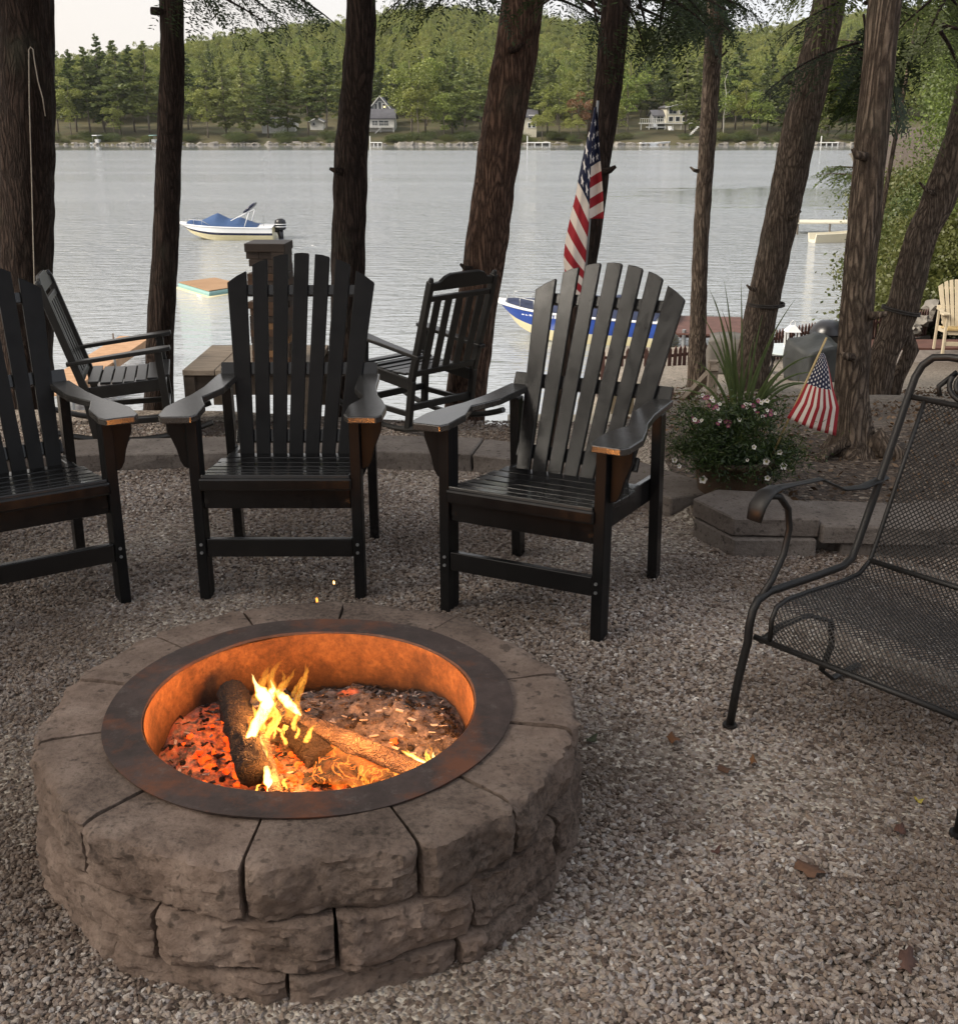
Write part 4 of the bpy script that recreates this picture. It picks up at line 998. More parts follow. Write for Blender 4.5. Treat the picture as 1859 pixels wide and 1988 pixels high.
tips = [(1376, 560), (1385, 575), (1405, 545), (1412, 700), (1438, 545), (1454, 700), (1545, 578), (1510, 640), (1590, 690), (1600, 725), (1570, 745), (1560, 700), (1480, 610), (1362, 610), (1372, 660), (1394, 640), (1425, 640), (1530, 680), (1500, 720), (1465, 650), (1610, 760), (1545, 770), (1440, 670), (1400, 600), (1300, 760), (1345, 700), (1320, 735)]
rb = random.Random(3)
for k, (u, v) in enumerate(tips):
    y = PL.y + .03 + rb.uniform(-.14, .16); p1 = S(u, v, y) - PL - Vector((.02, .03, .3)); ln = p1.length
    side = p1.x; b = blade((rb.uniform(-.02, .02), rb.uniform(-.02, .02), -.05), p1, (-side * .10, 0, abs(side) * .28 + rb.uniform(0, .02)), .0075 if v > 600 else .006)
    o = b.build('spike_leaf', M['spike'], spk, smooth=True); so = o.modifiers.new('solid', 'SOLIDIFY'); so.thickness = .0008
def grid_flag(rows, uvs, name, mat, parent=None, loc=(0, 0, 0), nu=14, ripple=.006, seed=0):
    """rows: per row a list of points across; uvs the same"""
    mb = MB(); loc = Vector(loc); nr_, nc = len(rows), len(rows[0]); uv = []
    SUB = 6
    def interp(tab, a, b):
        i, j = min(int(a), nr_ - 2), min(int(b), nc - 2); fa, fb_ = a - i, b - j
        q = lambda x, y, t: tuple(m * (1 - t) + n * t for m, n in zip(x, y))
        return q(q(tab[i][j], tab[i][j+1], fb_), q(tab[i+1][j], tab[i+1][j+1], fb_), fa)
    A, B_ = (nr_ - 1) * SUB, (nc - 1) * SUB
    for i in range(A + 1):
        for j in range(B_ + 1):
            p = Vector(interp(rows, i / SUB, j / SUB)) - loc; p.y += ripple * fb((p.x * 20 + seed, 3, p.z * 4), 2); mb.v.append(tuple(p)); uv.append(interp(uvs, i / SUB, j / SUB))
    for i in range(A):
        for j in range(B_): q = i * (B_+1) + j; mb.f.append((q, q+1, q+B_+2, q+B_+1)); mb.m.append(0)
    o = mb.build(name, mat, parent, smooth=True, loc=tuple(loc)); ul = o.data.uv_layers.new(name='UVMap')
    for lp in o.data.loops: ul.data[lp.index].uv = uv[lp.vertex_index]
    so = o.modifiers.new('solid', 'SOLIDIFY'); so.thickness = .0012; return o
fy = 4.60
sf = thing('small_flag', 'small American flag on a thin stick leaning out of the flower pot', 'flag', S(1522, 830, fy))
a, b_ = S(1604, 655, fy) - sf.location, S(1500, 880, fy) - sf.location
mb = MB(); mb.tube([b_, a], .0045, 8); mb.build('flag_stick', M['tan_seat'], sf, smooth=True)
def q3(x, y, yy): return S((2050 + x / 2.589) / 1.489, (850 + y / 2.589) / 1.489, yy) - sf.location
rows = [[q3(832, 445, fy - .005), q3(850, 440, fy - .012), q3(862, 455, fy - .005)], [q3(790, 545, fy - .005), q3(845, 560, fy - .03), q3(893, 560, fy - .004)],
        [q3(735, 655, fy - .006), q3(825, 685, fy - .035), q3(925, 705, fy - .0)], [q3(660, 800, fy - .01), q3(810, 850, fy - .05), q3(968, 850, fy + .0)], [q3(578, 925, fy - .01), q3(755, 1005, fy - .045), q3(945, 1062, fy + .0)]]
uvs = [[(0, 1), (0, .5), (0, .08)], [(.40, 1), (.40, .5), (.40, .03)], [(.82, 1), (.82, .5), (.82, .0)], [(1.4, 1), (1.4, .5), (1.4, 0)], [(1.9, 1), (1.9, .5), (1.9, 0)]]
grid_flag(rows, uvs, 'flag_cloth', flag_mat('small_flag_cloth', .88, .10, 13, (8.5, 8.5)), sf, seed=4)

# ------------------------------------------------------------------ fallen leaves on the gravel
for (u, v, r, c, lab) in [(1570, 1690, .034, (.12, .06, .035), 'large brown fallen leaf on the gravel at the lower right'), (1308, 1437, .024, (.16, .07, .03), 'orange brown fallen leaf on the gravel left of the iron chair foot'),
                          (1148, 1436, .02, (.04, .045, .02), 'dark green leaf lying against the right rim of the fire pit'), (1782, 1557, .012, (.4, .32, .06), 'small yellow leaf on the gravel near the right edge'),
                          (1745, 1615, .022, (.10, .045, .03), 'brown leaf on the gravel below the yellow one'), (1408, 1495, .022, (.10, .05, .03), 'narrow brown leaf on the gravel below the iron chair foot'),
                          (1462, 1480, .015, (.18, .08, .03), 'short rusty leaf on the gravel right of the narrow leaf'), (1390, 1655, .014, (.09, .04, .03), 'small dark leaf on the gravel above the large brown one'), (590, 913, .03, (.13, .07, .04), 'curled brown leaf at the foot of the stone kerb'),
                          (1760, 1870, .03, (.08, .04, .03), 'brown leaf at the bottom right corner of the gravel')]:
    mb = MB(); n = 14; P_ = G(u, v, .012); r *= .8; an = rs.uniform(0, 6)
    vs = [(0, 0, .004)]
    for k in range(n): a = 2*math.pi*k/n; q = r * (1 + .25 * math.cos(a * 5 + an)); vs.append((q * 1.3 * math.cos(a), q * .75 * math.sin(a), .006 * math.cos(2 * a) + .006 * rs.random() + .003))
    mb.add(vs, [(0, 1+k, 1+(k+1) % n) for k in range(n)]); o = mb.build('fallen_leaf', mottled('dry_leaf', tuple(x * .7 for x in c), tuple(x * 1.2 for x in c), 60, .8), smooth=True, loc=P_)
    o.rotation_euler = (rs.uniform(-.2, .2), rs.uniform(-.2, .2), an); so = o.modifiers.new('solid', 'SOLIDIFY'); so.thickness = .0008
    tag(o, lab, 'leaf')

# ================================================================== BOATS, RAFT, DOCKS
def boat(label, p_bow, p_stern, mats, L_=None, beam=2.1, hgt=1.0, cover='canvas_blue', peaks=None, motor=True, bimini=True, stripe=True, name='motor_boat'):
    a, b = Vector(p_stern), Vector(p_bow); L_ = L_ or (b - a).length; h = math.atan2((b - a).y, (b - a).x)
    t = thing(name, label, 'boat', (a.x, a.y, LAKE), h, None)
    # stations from stern to bow; rows from keel to gunwale
    n = 22; st = []
    for i in range(n + 1):
        s = i / n; x = s * L_; w = beam / 2 * (1 - max(0, (s - .45) / .55) ** 2.4) + .01
        sheer = hgt * (.62 + .16 * s ** 2); keel = -.25 + 1.1 * hgt * max(0, (s - .66) / .34) ** 1.5 * .85
        ch = -.02 + .55 * hgt * max(0, (s - .55) / .45) ** 2
        ch = max(ch, keel + .02 * (1 - s)); st.append([(x, 0, keel), (x - 0 * s, w * .80, ch), (x + .10 * s, w * .95, ch + (sheer - ch) * .42), (x + .13 * s, w * .98, ch + (sheer - ch) * .60), (x + .22 * s, w * 1.0, sheer)])
    def strip(r0, r1, mat, nm, off=0.0, rub=0):
        mb = MB()
        for sgn in (-1, 1):
            base = len(mb.v)
            for q in st:
                for r in (r0, r1): mb.v.append((q[r][0], sgn * (q[r][1] + off), q[r][2]))
            for i in range(n):
                k = base + i * 2; f = (k, k+2, k+3, k+1); mb.f.append(f if sgn < 0 else f[::-1]); mb.m.append(0)
        return mb
    hull = strip(0, 1, None, '')
    for m_, r0, r1 in ((0, 1, 2),):
        x = strip(r0, r1, None, ''); base = len(hull.v); hull.v += x.v; hull.f += [tuple(k + base for k in f) for f in x.f]; hull.m += x.m
    tq = st[0]; base = len(hull.v); hull.v += [(q[0], q[1], q[2]) for q in tq] + [(q[0], -q[1], q[2]) for q in tq]
    hull.f += [(base, base+1, base+6), (base+1, base+2, base+7, base+6), (base+2, base+3, base+8, base+7), (base+3, base+4, base+9, base+8)]; hull.m += [0] * 4
    hull.build('hull', M[mats[0]], t, smooth=True)
    strip(2, 3, None, '').build('hull_stripe', M[mats[1]], t, smooth=True); strip(3, 4, None, '').build('hull_side', M[mats[2]], t, smooth=True)
    mb = MB()
    for sgn in (-1, 1): mb.tube([(q[4][0], sgn * q[4][1], q[4][2]) for q in st], .035, 6)
    mb.build('rub_rail', M['gel_white'], t, smooth=True, kind=None)
    # deck
    mb = MB()
    for q in st: mb.v += [(q[4][0], -q[4][1] + .02, q[4][2] + .01), (q[4][0], 0, q[4][2] + .10), (q[4][0], q[4][1] - .02, q[4][2] + .01)]
    for i in range(n):
        for k in range(2): c_ = i*3+k; mb.f.append((c_, c_+3, c_+4, c_+1)); mb.m.append(0)
    mb.build('deck', M['gel_white'], t, smooth=True)
    peaks = peaks or [(.16, .02), (.2, .08), (.36, .42), (.48, .30), (.60, .62), (.72, .30), (.80, .12), (.86, .22), (.93, .06)]
    mb = MB(); N = 40; K = 12
    for i in range(N + 1):
        s = peaks[0][0] + (peaks[-1][0] - peaks[0][0]) * i / N; x = s * L_; hh = lerp_tab(peaks, s)
        q = s * n; k0 = min(int(q), n - 1); f = q - k0; w = (st[k0][4][1] * (1-f) + st[k0+1][4][1] * f) - .03; sh = st[k0][4][2] * (1-f) + st[k0+1][4][2] * f
        for k in range(K + 1):
            c_ = -1 + 2 * k / K; yy = c_ * w; zz = sh + .03 + (hh * (1 - abs(c_) ** 1.6) * .9 + .04) * (1 - abs(c_) ** 6) + .015 * fb((x * 2, yy * 3, 4))
            mb.v.append((x + .1 * s, yy, zz))
    for i in range(N):
        for k in range(K): c_ = i*(K+1)+k; mb.f.append((c_, c_+K+1, c_+K+2, c_+1)); mb.m.append(0)
    mb.build('boat_cover', M[cover], t, smooth=True)
    zt = st[3][4][2]
    if bimini:
        mb = MB()
        for s in (-1, 1):
            mb.tube([(L_ * .30, s * beam * .46, zt), (L_ * .245, s * beam * .40, zt + .75)], .022, 6)
            mb.tube([(L_ * .44, s * beam * .44, zt + .35), (L_ * .245, s * beam * .40, zt + .80)], .018, 6)
        mb.build('canopy_frame', M['gel_white'], t, smooth=True, kind=None)
        mb = MB(); mb.tube([(L_ * .31, 0, zt + .72), (L_ * .23, 0, zt + 1.02), (L_ * .205, 0, zt + 1.14)], [.09, .10, .07], 10, flat=7, upv=(1, 0, 0)); mb.build('folded_canopy', M['gel_navy'], t, smooth=True)
    rl_ = [(q[4][0], q[4][1] - .08, q[4][2] + .05) for q in st[14:21]]
    mb = MB()
    for sgn in (-1, 1):
        mb.tube([(x, sgn * y, z + .22 * min(1, i / 2)) for i, (x, y, z) in enumerate(rl_)], .014, 6)
        for x, y, z in rl_[2::2]: mb.tube([(x, sgn * y, z - .06), (x, sgn * y, z + .22)], .010, 5)
    mb.build('bow_rail', M['metal'], t, smooth=True, kind='stuff')
    if motor:
        mb = MB(); mb.tube([(-.28, 0, -.45), (-.28, 0, .05), (-.24, 0, .42)], [.10, .13, .17], 12); mb.tube([(-.02, 0, .42), (-.3, 0, .36)], [.1, .12], 8)
        mb.build('motor_leg', M['blackplastic'], t, smooth=True)
        mb = MB(); mb.tube([(-.28, 0, .42), (-.27, 0, .50), (-.27, 0, .78), (-.27, 0, .92), (-.26, 0, 1.0)], [.24, .29, .30, .26, .12], 16, flat=.8); mb.build('motor_cowling', M['blackplastic'], t, smooth=True)
        for zz in (.70, .58):
            mb = MB(); mb.tube([(-.27, 0, zz), (-.27, 0, zz + .045)], .306, 16, flat=.8); mb.build('cowling_band', M['gel_white'], t, smooth=True)
        mb = MB(); mb.tube([(L_ * .1, beam * .3, zt), (L_ * .1, beam * .3, zt + .6)], .012, 6); mb.build('antenna', M['metal'], t)
    return t
boat('white and cream bow boat with a blue cover and black outboard, moored on the lake', G(358, 463, LAKE), G(530, 466, LAKE) + Vector((0, .8, 0)), ('gel_cream', 'gel_navy', 'gel_white'), hgt=.98, beam=2.0)
bb = boat('blue and white boat with a dark blue cover docked behind the right black chair', G(975, 645, LAKE), G(1305, 666, LAKE), ('gel_cream', 'gel_blue', 'gel_blue'), hgt=1.15, beam=2.2, cover='canvas_navy', motor=False, bimini=False,
     peaks=[(.06, .04), (.12, .25), (.3, .5), (.42, .38), (.56, .62), (.64, .28), (.78, .12), (.95, .04)])
LB = (G(975, 645, LAKE) - G(1305, 666, LAKE)).length
for k in range(9):                                     # lettering on the bow, too small to read
    x = LB * .80 - k * .13; w = 1.1 * (1 - max(0, (x / LB - .45) / .55) ** 2.4) * .985 + .02
    b = MB(); b.box((0, -.006, 0), (.085, .006, .075 if k % 3 else .11)); o = b.build('lettering', M['gel_white'], bb)
    x2 = x - .13; w2 = 1.1 * (1 - max(0, (x2 / LB - .45) / .55) ** 2.4) * .985 + .02
    o.location = (x + .1, w, .66); o.rotation_euler.z = math.atan2(w - w2, .13)
raft = thing('swim_raft', 'floating swim raft with a tan top and aqua sides', 'raft', (0, 0, LAKE))
rc = [G(344, 547, LAKE + .22), G(405, 565, LAKE + .22), G(482, 553, LAKE + .22), G(418, 538, LAKE + .22)]
rc = [(p.x, p.y) for p in rc]; cx_ = sum(p[0] for p in rc) / 4; cy_ = sum(p[1] for p in rc) / 4; raft.location = (cx_, cy_, LAKE); rc = [(p[0]-cx_, p[1]-cy_) for p in rc]
b = MB(); b.prism(rc, -.05, .19); b.build('raft_body', M['aqua'], raft, bevel=.07)
b = MB(); b.prism([(p[0] * .955, p[1] * .955) for p in rc], .19, .225); b.build('raft_mat', M['raft_tan'], raft, bevel=.02)
b = MB(); b.tube([(rc[i][0] * 1.02, rc[i][1] * 1.02, -.02) for i in (0, 1, 2)], .07, 8); b.build('raft_tube', M['gel_cream'], raft, smooth=True)
# gangway dock on the left
dk = thing('plank_dock', 'narrow pale wooden dock running out over the water behind the left rocking chair', 'dock', (-8.75, 22.3, LAKE))
for k in range(26):
    b = MB(); b.box((-.42, k * .25, .52), (.42, k * .25 + .235, .56)); b.build('plank', M['warmwood'], dk)
for s in (-1, 1):
    b = MB(); b.box((s*.38 - .03, 0, .36), (s*.38 + .03, 6.5, .518)); b.build('beam', M['warmwood'], dk)
    for y in (.3, 3.2, 6.1):
        b = MB(); b.tube([(s*.46, y, -.6), (s*.46, y, .7)], .03, 8); b.build('dock_post', M['metal'], dk)
bl = thing('boat_lift', 'grey metal lift platform with a round-cornered frame and a lantern post at the left', 'boat lift', (-10.2, 25.2, LAKE))
b = MB(); b.box((-1.2, -.6, .78), (.35, .7, .84)); b.build('platform', M['greywood'], bl)
b = MB(); b.box((-1.2, -.63, .58), (.38, -.6, .78)); b.build('platform_edge', M['metal'], bl)
for x in (-1.1, -.45, .22):
    b = MB(); b.tube([(x, -.6, -.3), (x, -.6, .6)], .035, 8); b.build('frame_post', M['metal'], bl)
b = MB(); b.tube([(-.38, -.6, .1), (-.38, -.6, .40), (-.32, -.6, .46), (.1, -.6, .46), (.16, -.6, .40), (.16, -.6, .1), (.1, -.6, .04), (-.32, -.6, .04), (-.38, -.6, .1)], .03, 8, cap=False); b.build('frame_ring', M['metal'], bl, smooth=True)
b = MB(); b.tube([(-.35, 0, .84), (-.35, 0, 1.0), (-.35, 0, 1.02), (-.35, 0, 1.9)], [.10, .10, .02, .02], 10); b.build('lamp_post', M['metal'], bl)
# red deck dock on the right with a big covered lift
rd = thing('red_dock', 'reddish brown board dock on the water behind the thin straight tree', 'dock', (6.1, 29.6, LAKE + .55))
for k in range(15):
    b = MB(); b.beam((-1.0, k * .19 - .4, .0), (1.2, k * .19 - .4 - .3, .0), .18, .04); b.build('plank', M['reddeck'], rd)
b = MB(); b.box((-.9, -.35, -.12), (1.1, 2.0, -.03)); b.build('dock_frame', M['darkfence'], rd)
for x in (-.8, 1.0):
    b = MB(); b.tube([(x, -.4, -1.2), (x, -.4, .1)], .05, 8); b.build('dock_post', M['metal'], rd)

# beach level: covered grill, table, chairs, fence
def gz(x, y): return ground_z(x, y)
cv = thing('covered_grill', 'tall boxy grey brown weather cover over a grill beside the thin tree', 'covered grill', (3.62, 16.2, gz(3.62, 16.2)), R(-14))
mb = MB(); mb.box((-.30, -.3, .03), (.26, .3, .56)); o = mb.build('weather_cover', M['cover'], cv); bm = bmesh.new(); bm.from_mesh(o.data)
bmesh.ops.subdivide_edges(bm, edges=bm.edges[:], cuts=7, use_grid_fill=True)
for v in bm.verts:
    f_ = (1 - v.co.z) * .10; v.co.x *= 1 + f_; v.co.y *= 1 + f_; v.co += v.normal * .035 * fb(tuple(v.co * 3.1), 3)
    if v.co.z > .52: v.co.z -= .10 * ((v.co.x / .45) ** 2)
bm.to_mesh(o.data); bm.free(); o.data.polygons.foreach_set('use_smooth', [True] * len(o.data.polygons))
b = MB(); b.box((.28, -.22, .10), (.42, .22, .52)); o = b.build('side_panel', M['blackplastic'], cv, bevel=.08)
ty = 14.6; tx = S(1530, 690, ty).x; tz_ = S(1530, 677, ty).z; g0 = gz(tx, ty)
gt = thing('glass_table', 'round glass topped patio table with a white lantern on it', 'table', (tx, ty, g0)); th = tz_ - g0
b = MB(); b.lathe([(0, th), (.40, th), (.41, th - .012), (.40, th - .024), (0, th - .024)], 40); b.build('tabletop', M['glass_top'], gt)
b = MB(); b.tube([(.40 * math.cos(a * math.pi / 16), .40 * math.sin(a * math.pi / 16), th - .03) for a in range(33)], .012, 6, cap=False); b.build('rim', M['blackplastic'], gt, smooth=True)
for k in range(4):
    a = k * math.pi / 2 + .5; b = MB(); b.tube([(.30 * math.cos(a), .30 * math.sin(a), th - .03), (.26 * math.cos(a), .26 * math.sin(a), th * .5), (.36 * math.cos(a), .36 * math.sin(a), 0)], .014, 6); b.build('leg', M['blackplastic'], gt, smooth=True)
ln = thing('lantern', 'white four-sided lantern with a pointed top standing on the glass table', 'lantern', (tx + .05, ty + .1, tz_))
b = MB(); b.box((-.10, -.10, 0), (.10, .10, .03)); b.build('base', M['gel_white'], ln)
for x in (-.09, .09):
    for y in (-.09, .09): b = MB(); b.box((x - .012, y - .012, .03), (x + .012, y + .012, .27)); b.build('corner_post', M['gel_white'], ln)
b = MB(); b.add([(-.12, -.12, .27), (.12, -.12, .27), (.12, .12, .27), (-.12, .12, .27), (-.04, -.04, .37), (.04, -.04, .37), (.04, .04, .37), (-.04, .04, .37)], [(3, 2, 1, 0), (4, 5, 6, 7), (0, 1, 5, 4), (1, 2, 6, 5), (2, 3, 7, 6), (3, 0, 4, 7)]); b.build('lantern_roof', M['gel_white'], ln)
b = MB(); b.tube([(-.04, 0, .37), (-.035, 0, .42), (0, 0, .45), (.035, 0, .42), (.04, 0, .37)], .008, 6); b.build('handle', M['gel_white'], ln)
b = MB(); b.tube([(0, 0, .03), (0, 0, .15)], .035, 12); b.build('candle', M['gel_cream'], ln); ln.scale = (.78, .78, .78)
def cover_lump(name, label, cat, loc, sx_, sy_, hgt, mat, seed, rz=0, back=.0):
    bm = bmesh.new(); bmesh.ops.create_cube(bm, size=1); bmesh.ops.subdivide_edges(bm, edges=bm.edges[:], cuts=11, use_grid_fill=True)
    for v in bm.verts:
        c = v.co; top = c.z + .5; r = 1 - .12 * top ** 3
        z = top * hgt * (.72 + back * max(0, c.y + .1) + .22 * math.cos(c.x * 2.6)) ; x = c.x * sx_ * r; y = c.y * sy_ * r
        v.co = Vector((x, y, z)); v.co += Vector((x, y, 0)).normalized() * .05 * fb((x * 4 + seed, y * 4, z * 1.6), 3); v.co.z += .03 * top * fb((x * 4, y * 4, seed), 3)
    me = bpy.data.meshes.new(name); bm.to_mesh(me); bm.free(); me.materials.append(M[mat]); me.polygons.foreach_set('use_smooth', [True] * len(me.polygons))
    o = bpy.data.objects.new(name, me); COL.objects.link(o); o.location = loc; o.rotation_euler.z = rz; return tag(o, label, cat)
cx = S(1590, 700, 13.6).x; cover_lump('covered_chair', 'dark charcoal cover draped over patio seating beside the glass table', 'covered chair', (cx, 13.6, gz(cx, 13.6)), .62, .6, .50, 'cover_dark', 3, .2, .3)
kx = S(1608, 640, 15.4).x; kz = gz(kx, 15.4)
kt = thing('kettle_grill', 'round black kettle grill behind the charcoal cover', 'grill', (kx, 15.4, kz)); zt = S(1608, 645, 15.4).z - kz
b = MB(); b.lathe([(0, zt + .17), (.12, zt + .155), (.21, zt + .09), (.25, zt), (.25, zt - .01)], 28); b.build('lid', M['blackplastic'], kt, smooth=True)
b = MB(); b.lathe([(.25, zt - .02), (.22, zt - .11), (.12, zt - .18), (0, zt - .2)], 28); b.build('bowl', M['blackplastic'], kt, smooth=True)
for k in range(3):
    a = k * 2.094; b = MB(); b.tube([(.15*math.cos(a), .15*math.sin(a), zt - .14), (.27*math.cos(a), .27*math.sin(a), 0)], .014, 6); b.build('leg', M['metal'], kt)

# picket fence along the drop to the water
fn = thing('picket_fence', 'dark brown picket fence with pointed slats along the edge of the beach', 'fence', (3.3, 19.3, 0))
fa = [(2.0, 19.0), (3.2, 19.1), (4.2, 19.6), (7.6, 22.6), (9.6, 24.2)]
atf, tf = arc_points(fa, 1); s_ = 0; prev = None
def fence_z(s): p = atf(s); return lerp_tab([(0, -2.64), (2.5, -2.62), (5, -2.62), (9, -2.78)], s)
pk = None
while s_ < tf:
    p = atf(s_); d = atf(min(tf, s_ + .05)) - atf(max(0, s_ - .05)); h = math.atan2(d.y, d.x); z = fence_z(s_)
    if pk is None:
        b = MB(); Mx = Matrix(((1, 0, 0, 0), (0, 0, -1, 0), (0, 1, 0, 0), (0, 0, 0, 1))); b.prism([(-.033, 0), (.033, 0), (.033, .50), (0, .57), (-.033, .50)], -.009, .009, 0, Mx)
        o = b.build('picket', M['darkfence'], fn); pk = o
    else: o = pk.copy(); COL.objects.link(o)
    o.location = (p.x - 3.3, p.y - 19.3, z); o.rotation_euler = (rs.uniform(-.02, .02), rs.uniform(-.025, .025), h); s_ += .105
for zz in (.10, .40):
    for (a, b2) in [(0, 1.2), (1.2, 2.3), (2.3, 4.6), (4.6, 6.8), (6.8, tf)]:
        b = MB(); p, q = atf(a), atf(b2); n_ = Vector((-(q-p).y, (q-p).x, 0)).normalized() * .03
        b.beam((p.x - 3.3 + n_.x, p.y - 19.3 + n_.y, fence_z(a) + zz), (q.x - 3.3 + n_.x, q.y - 19.3 + n_.y, fence_z(b2) + zz), .03, .05); b.build('rail', M['darkfence'], fn)
b = MB()
for i in range(24):
    p, q = atf(tf * i / 24), atf(tf * (i + 1) / 24); b.beam((p.x, p.y + .05, fence_z(tf*i/24) - .14), (q.x, q.y + .05, fence_z(tf*(i+1)/24) - .14), .22, .25)
tag(b.build('concrete_curb', M['kerb']), 'pale concrete curb under the picket fence', 'curb')
# cream chairs
c1 = adirondack('cream slatted garden chair on the slope, seen through the gaps of the right black chair', (1.42, 10.7, -1.72), R(176), 'cream', 'cream garden chairs down by the water', 'garden_chair')
c2x = S(1852, 640, 21.0).x
c2 = adirondack('cream and tan garden chair on the dock at the far right edge', (c2x, 20.6, -2.52), R(-8), 'cream', 'cream garden chairs down by the water', 'garden_chair', seatmat='tan_seat'); c2.scale = (1.15, 1.15, 1.15)
mb = MB(); mb.box((7.3, 20.1, -2.75), (12.5, 21.6, -2.60)); tag(mb.build('stone_ledge', M['kerb'], bevel=.02), 'low grey ledge at the water edge below the cream garden chair', 'ledge')
mb = MB(); mb.box((7.6, 21.7, -2.72), (12.5, 22.6, -2.58)); tag(mb.build('deck_platform', M['reddeck'], bevel=.01), 'small red deck behind the grey ledge on the right', 'deck')
# timber steps down from the patio ledge
sp3 = thing('timber_steps', 'pale timber steps with a handrail going down to the water behind the right black chair', 'steps', (.95, 7.4, -.35))
for k in range(7):
    b = MB(); b.box((-.75, k * .33, -.19 * k - .06), (.55, k * .33 + .3, -.19 * k)); b.build('tread', M['cream'], sp3, bevel=.006)
for s in (-.8, .6):
    b = MB(); b.beam((s, -.05, -.12), (s, 2.4, -1.45), .05, .22); b.build('stringer', M['greywood'], sp3)
for s, y, z0, z1 in ((.62, .1, -.15, .42), (.62, 2.2, -1.4, -.6)):
    b = MB(); b.box((s - .03, y - .03, z0), (s + .03, y + .03, z1)); b.build('rail_post', M['greywood'], sp3)
b = MB(); b.beam((.62, .05, .38), (.62, 2.25, -.62), .05, .04); b.build('handrail', M['greywood'], sp3)
# far right dock with small boats
d2 = thing('far_right_dock', 'pale wooden dock standing in the water below the green branches on the right', 'dock', tuple(G(1600, 452, LAKE))); d2.name = 'wooden_dock'
for k in range(10):
    b = MB(); b.box((-1.9 + k * .42, -.9, .55), (-1.9 + k * .42 + .4, .9, .62)); b.build('plank', M['siding_cream'], d2)
for x in (-1.7, 0, 2.0):
    b = MB(); b.tube([(x, -.85, -.5), (x, -.85, 1.1 if x < 0 else .6)], .05, 6); b.build('dock_post', M['bark_far'], d2)
def skiff(label, loc, rz, L_, mat, scale=1.0, canopy=None):
    t = thing('small_boat', label, 'boat', loc, rz); n = 12; mb = MB()
    for i in range(n + 1):
        s = i / n; w = .42 * L_ / 3 * (1 - max(0, (s - .4) / .6) ** 2.2) + .02; sh = .42 + .25 * s * s
        mb.v += [(s * L_, -w * .7, -.1 + .35 * max(0, s - .6)), (s * L_ + .1 * s, -w, sh), (s * L_ + .1 * s, -w * .82, sh + .01), (s * L_, -w * .6, .12), (s * L_, w * .6, .12), (s * L_ + .1 * s, w * .82, sh + .01), (s * L_ + .1 * s, w, sh), (s * L_, w * .7, -.1 + .35 * max(0, s - .6))]
    for i in range(n):
        for k in range(8): a = i*8+k; c_ = i*8+(k+1) % 8; mb.f.append((a, a+8, c_+8, c_)); mb.m.append(0)
    mb.f.append(tuple(range(8))); mb.m.append(0); mb.build('hull', M[mat], t, smooth=False)
    for s in (.3, .6): b = MB(); b.box((s*L_ - .12, -.3*L_/3, .3), (s*L_ + .12, .3*L_/3, .34)); b.build('bench', M['cream'], t)
    if canopy:
        b = MB(); b.box((.15*L_, -.55, 1.75), (.75*L_, .55, 1.9)); b.build('canopy', M[canopy], t, bevel=.05)
        for x in (.2*L_, .7*L_):
            for y in (-.5, .5): b = MB(); b.tube([(x, y, .4), (x, y, 1.76)], .03, 6); b.build('canopy_post', M['metal'], t)
        b = MB(); b.box((.3*L_, -.4, .4), (.55*L_, .4, 1.05)); b.build('console', M['gel_white'], t, bevel=.05)
    t.scale = (scale,) * 3; return t
skiff('pale rowing boat tied beside the wooden dock on the right', G(1575, 470, LAKE), R(8), 3.6, 'siding_cream')
skiff('white motor boat with a white canopy at the far shore near the left tree', G(181, 281, LAKE), R(80), 5, 'gel_white', 1.15, 'gel_white')
skiff('white motor boat with a teal canopy at the far shore near the second tree', G(291, 281, LAKE), R(78), 5, 'gel_white', 1.15, 'aqua')
skiff('white motor boat pulled up below the big cream house', G(1243, 281, LAKE), R(12), 6, 'gel_white', 1.2)
skiff('small white rowing boat on the far shore left of the thick leaning tree', G(838, 279, LAKE), R(6), 5, 'gel_cream', 1.0)
skiff('small white boat on the far shore behind the sloping tree right of the birch', G(1426, 277, LAKE), R(0), 3, 'gel_white', 1.0)

